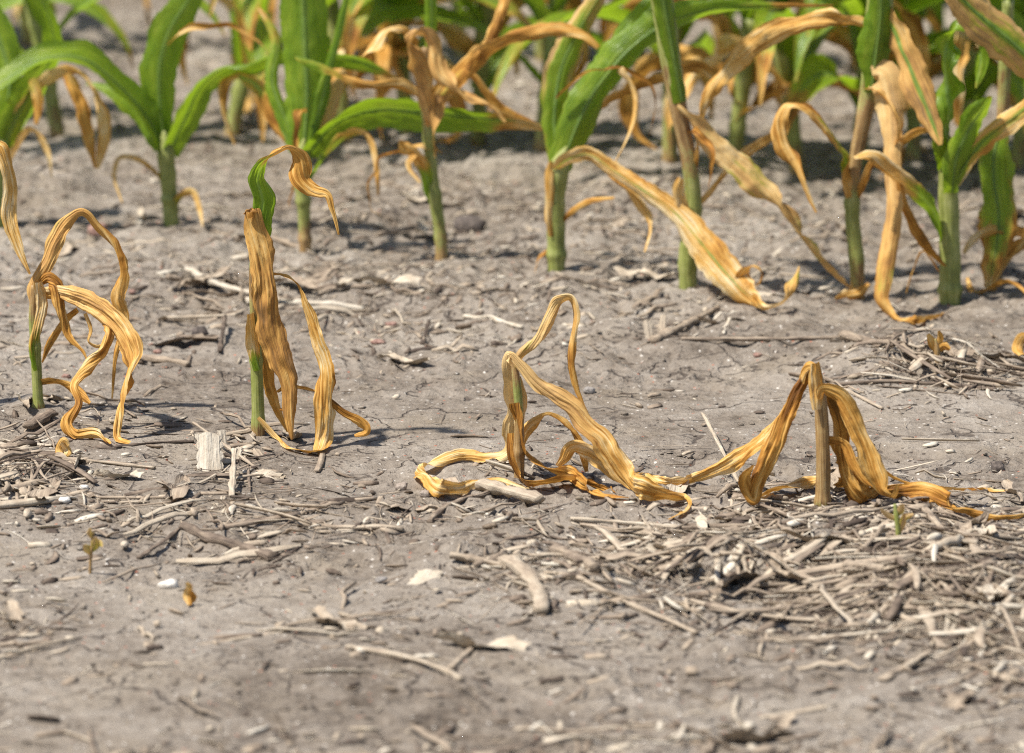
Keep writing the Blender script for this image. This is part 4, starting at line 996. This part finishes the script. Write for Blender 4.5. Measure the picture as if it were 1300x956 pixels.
# the larger stalk pieces, each where the photograph has it
def stalk_piece(label, a, b, dpx, tone, up=0.0, bend=0.0, nodes=(), cat='stalk piece', name='stalk_piece', flat=.85, taper=.9, lift=(0, 0)):
    A = hit(*a); B = hit(*b)
    ppm = F / math.hypot(A[1], CAM_H); r = dpx / ppm / 2
    A[2] += r * .55 + lift[0]; B[2] += r * .55 + lift[1]
    t = np.linspace(0, 1, 12)
    dirv = B - A; side = np.array([-dirv[1], dirv[0], 0])
    C = A[None] + dirv[None] * t[:, None] + side[None] * (bend * 4 * (t * (1 - t)))[:, None]
    g = gh(C[:, 0], C[:, 1]) + r * .35
    C[:, 2] = np.maximum(C[:, 2], g)
    C[:, 2] = np.convolve(np.r_[C[0, 2], C[:, 2], C[-1, 2]], [.25, .5, .25], 'valid')
    rr = r * np.linspace(1, taper, 12) * (1 + .13 * RNG.normal(size=12))
    org = C.mean(0)
    me = tube_mesh(name, C, rr, (0, 0), M_RES, org, 12, nodes=nodes, wob=.30, tone=tone - .08, flat=flat * RNG.uniform(.6, .95), ns=36)
    return tag(link(name, me, None, org), label, cat)

SP = [
 ('brown jointed old stalk lying beside the small green seedling', (233, 681), (346, 712), 17, .30, dict(nodes=(.12,), bend=.02)),
 ('thin grey twig leaning against the brown jointed old stalk', (176, 710), (236, 670), 7, .28, dict()),
 ('weathered grey stalk end under the sprawled golden leaves', (612, 620), (686, 640), 21, .74, dict(nodes=(.85,))),
 ('crooked grey twig running to the weathered stalk end', (546, 664), (622, 630), 8, .40, dict(bend=.08)),
 ('long pale straw in front of the collapsed plant', (724, 661), (874, 674), 9, .74, dict(bend=.02)),
 ('pale straw lying just under the long pale straw', (738, 668), (920, 690), 8, .62, dict(bend=-.03)),
 ('tan stalk piece with a light broken tip on bare soil', (832, 436), (912, 394), 15, .55, dict(taper=.45, nodes=(.5,))),
 ('tan brown stalk lying at the edge of the trash heap', (1070, 428), (1174, 460), 16, .46, dict(nodes=(.55,))),
 ('dark straw at the lower edge of the trash heap', (1060, 492), (1265, 497), 9, .32, dict(bend=.03)),
 ('pale straw spanning the soil toward the trash heap', (865, 432), (1070, 431), 7, .50, dict(bend=-.02)),
 ('slanting pale straw below the trash heap', (1068, 493), (1120, 520), 6, .66, dict()),
 ('white bleached stalk behind the tall dried plant', (312, 386), (462, 396), 13, .93, dict(bend=.03, nodes=(.3,))),
 ('white bent stalk left of the tall dried plant', (240, 346), (325, 376), 11, .90, dict(bend=-.08)),
 ('short tan brown stalk among bleached stalks', (212, 354), (278, 372), 13, .46, dict()),
 ('thin pale straw below the bleached stalks', (206, 406), (300, 402), 7, .68, dict()),
 ('cut grey tan stalk between the two left withered plants', (176, 456), (240, 466), 12, .56, dict()),
 ('grey knuckle shaped stalk stub beside the looping plant', (36, 545), (66, 528), 17, .36, dict(nodes=(.5,))),
 ('white straw at the left trash pile', (0, 566), (66, 567), 7, .88, dict()),
 ('pale split straw leaning down the left trash pile', (2, 586), (32, 632), 11, .72, dict(lift=(.006, 0))),
 ('thin dark straw reaching the tip of the looping leaf', (146, 569), (246, 562), 6, .26, dict(bend=.05)),
 ('pale straw lying behind the crumbled clod', (80, 584), (196, 596), 7, .64, dict(bend=.03)),
 ('long thin straw in front of the crumbled clod', (125, 633), (256, 636), 5, .50, dict(bend=.02)),
 ('pale straw with frayed twigs near the plastic pale flake', (378, 668), (512, 676), 9, .70, dict(bend=-.02)),
 ('curved straw arching above the pale frayed straw', (368, 668), (440, 640), 6, .52, dict(bend=.16)),
 ('pale jointed stalk pointing toward the viewer in the centre debris', (640, 716), (688, 782), 24, .66, dict(nodes=(.1, .12, .45, .48, .95), taper=.75, bend=.05, flat=.9)),
 ('pale short root stalk beside the jointed stalk', (572, 708), (640, 722), 13, .62, dict(bend=.04)),
 ('stubby stalk with a dark hollow end in the centre debris', (704, 702), (756, 726), 18, .55, dict()),
 ('whitish stalk chunk at the clump of rotted stems', (808, 676), (862, 694), 14, .62, dict()),
 ('grey stalk with a bulbous dark end', (822, 716), (892, 686), 12, .60, dict(nodes=(.06,), taper=.7)),
 ('thick short stalk within the right debris mat', (1072, 722), (1122, 728), 20, .52, dict()),
 ('long pale bowed straw on bare soil', (878, 764), (1052, 792), 9, .66, dict(bend=-.09)),
 ('curved pale stem in the bare foreground', (440, 824), (584, 866), 10, .66, dict(bend=.10)),
 ('forked pale stem end beside the curved stem', (572, 850), (600, 824), 8, .62, dict()),
 ('long pale straw slanting away from the jointed stalk', (692, 732), (884, 806), 9, .66, dict(bend=.03)),
 ('pale straw crossing the right debris mat', (1078, 756), (1164, 794), 10, .68, dict()),
 ('long grey straw on top of the right debris mat', (1110, 748), (1300, 740), 9, .56, dict(bend=-.03)),
 ('straight pale straw sloping out of the right debris mat', (1210, 806), (1310, 836), 11, .66, dict()),
 ('split grey husk strip standing in the right debris mat', (1165, 762), (1196, 826), 14, .58, dict(flat=.3)),
 ('tan husk strip at the bottom of the debris mat', (1120, 866), (1180, 830), 12, .62, dict(flat=.35)),
 ('grey stalk flake by the snapped plant tip', (1175, 650), (1212, 694), 10, .48, dict()),
 ('pale stalk flake below the snapped plant tip', (1222, 676), (1242, 706), 16, .60, dict(flat=.4)),
 ('thin pale straw pointing at the snapped plant', (892, 556), (948, 634), 5, .72, dict(lift=(.02, 0))),
 ('dark grey straw near the snapped plant shade', (930, 628), (1020, 664), 7, .42, dict()),
 ('dry twig lying along the bare left foreground', (0, 822), (62, 818), 9, .60, dict()),
 ('upright split straw leaning at the pale flake', (294, 632), (298, 600), 8, .70, dict(lift=(0, .018), flat=.5)),
 ('thin straw laid across the pale flake', (246, 556), (326, 596), 5, .66, dict(lift=(.012, 0))),
 ('dark stick standing out of the bare centre soil', (536, 440), (545, 416), 6, .18, dict(lift=(0, .006))),
 ('short dark twig stub near the tall dried plant', (279, 448), (286, 416), 6, .25, dict(lift=(0, .01))),
 ('pale straw in the gap before the second row', (590, 404), (662, 418), 9, .84, dict(bend=.05)),
 ('grey straw lying toward the second row', (480, 300), (560, 284), 10, .40, dict()),
]
for (lab, a, b, dpx, tn, kw) in SP: stalk_piece(lab, a, b, dpx, tn, **kw)

# flat flakes of pith and husk
def flake(label, px, py, w, h, tone, lean, yaw=0.0, name='husk_flake', cat='husk'):
    b = hit(px, py); ppm = F / math.hypot(b[1], CAM_H)
    w, h = w / ppm, h / ppm
    nu, nv = 9, 11
    rgf = np.random.default_rng(int(px * 7 + py))
    u = np.linspace(-.5, .5, nu); v = np.linspace(0, 1, nv)
    U, Vv = np.meshgrid(u, v)
    edge = 1 + .10 * rgf.normal(size=(nv, 1)) * (np.abs(U) > .4)
    X = U * w * edge; Zl = Vv * h + (rgf.normal(size=(1, nu)) * .025 * h) * (Vv > .95) + (rgf.normal(size=(1, nu)) * .04 * h) * (Vv < .05)
    D = .07 * w * np.cos(U * 4) + .02 * w * np.sin(U * 37) + .05 * w * (Vv - .5) ** 2
    th = .0012
    front = np.stack([X, -D, Zl], -1).reshape(-1, 3); back = front + np.array([0, th, 0])
    R = np.array([[math.cos(yaw), -math.sin(yaw), 0], [math.sin(yaw), math.cos(yaw), 0], [0, 0, 1]])
    ca, sa = math.cos(lean), math.sin(lean)
    Lm = np.array([[1, 0, 0], [0, ca, sa], [0, -sa, ca]])
    V = np.vstack([front, back]) @ Lm.T @ R.T
    V[:, 2] -= .002
    Fc = []
    n0 = nu * nv
    for j in range(nv - 1):
        for i in range(nu - 1):
            a = j * nu + i
            Fc.append((a, a + 1, a + nu + 1, a + nu)); Fc.append((n0 + a, n0 + a + nu, n0 + a + nu + 1, n0 + a + 1))
    ring = [i for i in range(nu)] + [j * nu + nu - 1 for j in range(1, nv)] + [(nv - 1) * nu + i for i in range(nu - 2, -1, -1)] + [j * nu for j in range(nv - 2, 0, -1)]
    for i in range(len(ring)):
        a, c = ring[i], ring[(i + 1) % len(ring)]
        Fc.append((c, a, n0 + a, n0 + c))
    uvs = np.vstack([front[:, [0, 2]], back[:, [0, 2]]])
    return tag(link(name, mesh(name, V, Fc, M_RES, uvs, {'tone': np.full(len(V), tone)}, smooth=False), None, b), label, cat)
flake('upright weathered pale flake of cob husk stuck in the soil', 267, 598, 33, 54, .80, .55, .1)
flake('small white husk chip behind the upright flake', 284, 566, 10, 24, .85, .5, .3)
flake('narrow white husk chip next to the upright straw', 300, 584, 10, 20, .85, .5, -.3)
flake('pale slanting husk chip near the tall dried plant base', 334, 580, 12, 24, .58, 1.2, .5)
flake('square pale husk flake lying in the foreground debris', 528, 748, 34, 60, .70, 1.35, -.3)
flake('pale curled husk bit by the tan stalk piece', 826, 430, 12, 28, .68, .5, .3)
flake('narrow pale husk bit by the tan stalk piece tip', 840, 420, 8, 24, .68, .5, -.2)
flake('grey husk shard lying on the bare foreground', 1010, 838, 14, 14, .40, .6, .2)

# stones and clods
def lump(label, px, py, wpx, hpx, mat, name, cat, seed):
    b = hit(px, py); ppm = F / math.hypot(b[1], CAM_H)
    rx, rz = wpx / ppm / 2, hpx / ppm / 2
    rgl = np.random.default_rng(seed)
    nt, npn = 14, 9
    V = []; 
    for j in range(1, npn):
        for i in range(nt):
            th = 2 * math.pi * i / nt; ph = math.pi * j / npn
            d = np.array([math.sin(ph) * math.cos(th), math.sin(ph) * math.sin(th), math.cos(ph)])
            k = 1 + .5 * (float(vnoise(d[0] * 1.3 + seed, d[1] * 1.3 + d[2] * 1.7, .7, seed)) - .5) + .25 * (float(vnoise(d[0] * 3 + seed, d[1] * 3 + d[2] * 4, .7, seed + 1)) - .5)
            d = np.sign(d) * np.abs(d) ** .8
            V.append(d * k * np.array([rx, rx * .85, rz]))
    V = [np.array([0, 0, rz])] + V + [np.array([0, 0, -rz])]
    Fc = []
    for i in range(nt):
        Fc.append((0, 1 + i, 1 + (i + 1) % nt))
        l = 1 + (npn - 2) * nt
        Fc.append((len(V) - 1, l + (i + 1) % nt, l + i))
        for j in range(npn - 2):
            a = 1 + j * nt + i; c = 1 + j * nt + (i + 1) % nt
            Fc.append((a, a + nt, c + nt, c))
    o = link(name, mesh(name, np.array(V), Fc, mat, smooth=True), None, (b[0], b[1], b[2] + rz * .55))
    return tag(o, label, cat)
M_WHITE = stone_material('white_stone', (.58, .53, .46), (.76, .72, .65))
M_DARK = stone_material('dark_clod', (.06, .05, .045), (.16, .13, .11), .95)
M_GREY = stone_material('grey_stone', (.20, .18, .165), (.34, .31, .28))
M_RED = stone_material('red_flake', (.20, .105, .080), (.34, .215, .17))
M_CLOD = stone_material('pale_clod', (.26, .21, .17), (.38, .32, .265), .95)
lump('largest white stone lying on the bare left foreground', 214, 747, 27, 15, M_WHITE, 'stone', 'stone', 3)
lump('small white stone in front of the left trash pile', 81, 638, 16, 9, M_WHITE, 'stone', 'stone', 5)
lump('tiny white chip near the left trash pile', 107, 620, 11, 6, M_WHITE, 'stone', 'stone', 8)
lump('round dark soil clod on the bare right soil', 1267, 598, 20, 16, M_DARK, 'soil_clod', 'clod', 9)
lump('black lump of soil in front of the snapped plant', 1057, 666, 24, 12, M_DARK, 'soil_clod', 'clod', 11)
lump('dark grey pebble behind the collapsed plant', 749, 499, 15, 10, M_GREY, 'stone', 'stone', 13)
lump('reddish clod in the shade of the second row', 124, 300, 26, 20, M_RED, 'soil_clod', 'clod', 15)
lump('small red chip beside the looping leaf', 168, 372, 10, 5, M_RED, 'stone', 'stone', 17)
lump('dull red chip between the two left withered plants', 200, 449, 12, 7, M_RED, 'stone', 'stone', 19)
lump('pinkish chip on the soil under the looping leaves', 84, 479, 12, 5, M_RED, 'stone', 'stone', 21)
lump('rusty chip near the bleached stalk end', 497, 413, 16, 6, M_RED, 'stone', 'stone', 23)
lump('second rusty chip nearer the second row', 480, 436, 18, 6, M_RED, 'stone', 'stone', 25)
lump('flat pink chip below the pale spanning straw', 962, 452, 12, 5, M_RED, 'stone', 'stone', 27)
lump('grey pebble at the centre debris edge', 484, 738, 16, 8, M_GREY, 'stone', 'stone', 29)
lump('pale soil clod in the front of the frayed straw', 510, 622, 16, 12, M_CLOD, 'soil_clod', 'clod', 31)
lump('pale soil clod under the loop of golden leaf', 539, 630, 14, 10, M_CLOD, 'soil_clod', 'clod', 33)
lump('dark crumbled clod behind the bare centre soil', 598, 292, 40, 22, M_DARK, 'soil_clod', 'clod', 35)
lump('brown clod at the foot of the twig stub', 254, 428, 18, 18, M_DARK, 'soil_clod', 'clod', 37)

# seedlings and small dead bits
def sprout(label, base, stem, leaves, greens, name='seedling', cat='seedling', pale=0.0):
    p = Plant(label, base, 'small sprouts in the soil', (26, 7), name)
    p.e['category'] = cat
    p.stalk(stem, greens[0], ())
    for lf in leaves: p.leaf(lf, greens[1], d1=-.004, cup=.8, crk=.05, pale=pale)
    return p
sprout('tiny green seedling with pale round leaves in the left foreground', (114, 728), [(114, 728, 4), (115, 710, 4), (117, 690, 4), (118, 676, 4)],
       [[(116, 705, 5, 10), (111, 697, 14, 5), (106, 692, 4, 10)], [(117, 700, 5, 10), (121, 692, 13, 5), (121, 682, 4, 10)], [(118, 684, 4, 10), (114, 678, 9, 5), (115, 670, 3, 10)], [(118, 690, 4, 10), (126, 690, 9, 20), (130, 694, 3, 10)]], ((.2, .4), (.42, .40)), pale=.7)
sprout('small yellow green sprout in front of the snapped plant', (1139, 684), [(1139, 684, 5), (1140, 672, 7), (1138, 655, 7), (1136, 640, 4)],
       [[(1139, 660, 6, 10), (1128, 654, 9, 10), (1118, 646, 4, 10)], [(1140, 664, 6, 10), (1150, 657, 9, 10), (1160, 653, 3, 10)], [(1138, 655, 6, 10), (1143, 648, 11, 10), (1146, 640, 4, 10)], [(1140, 676, 8, 10), (1146, 664, 9, 10), (1148, 652, 4, 10)]], ((.5, .7), (.50, .3)), pale=.6)
sprout('withered sprig poking out of the trash heap', (1190, 452), [(1190, 452, 6), (1189, 440, 7), (1187, 430, 4)],
       [[(1189, 446, 7, 10), (1183, 434, 12, 10), (1178, 424, 4, 10)], [(1190, 446, 8, 10), (1198, 440, 14, 10), (1206, 444, 5, 10)], [(1189, 440, 7, 10), (1194, 430, 10, 10), (1192, 420, 4, 10)]], ((.1, .4), (.1, -.3)))
sprout('curled brown dead leaf scrap near the largest white stone', (241, 768), [(241, 768, 3), (240, 762, 3), (239, 756, 3)],
       [[(241, 768, 5, 10), (238, 756, 12, 10), (240, 744, 9, 20), (236, 740, 4, 20)], [(241, 766, 4, 10), (246, 760, 8, 10), (243, 750, 3, 20)]], ((-.3, -.3), (-.9, -.9)), name='leaf_scrap', cat='leaf')
sprout('curled brown leaf scrap on the left trash pile', (80, 582), [(80, 582, 3), (80, 574, 3), (79, 566, 3)],
       [[(80, 580, 6, 10), (76, 570, 14, 10), (82, 560, 11, 20), (87, 566, 5, 20)], [(82, 580, 5, 10), (86, 572, 11, 10), (78, 562, 5, 20)]], ((-.3, -.3), (-.3, -.4)), name='leaf_scrap', cat='leaf')
sprout('brown dead leaf scrap at the frame edge by the trash heap', (1297, 450), [(1297, 450, 4), (1298, 440, 4), (1300, 430, 4)],
       [[(1297, 450, 8, 10), (1293, 438, 16, 10), (1300, 428, 14, 20), (1310, 430, 6, 20)]], ((-.3, -.3), (-.4, -.4)), name='leaf_scrap', cat='leaf')
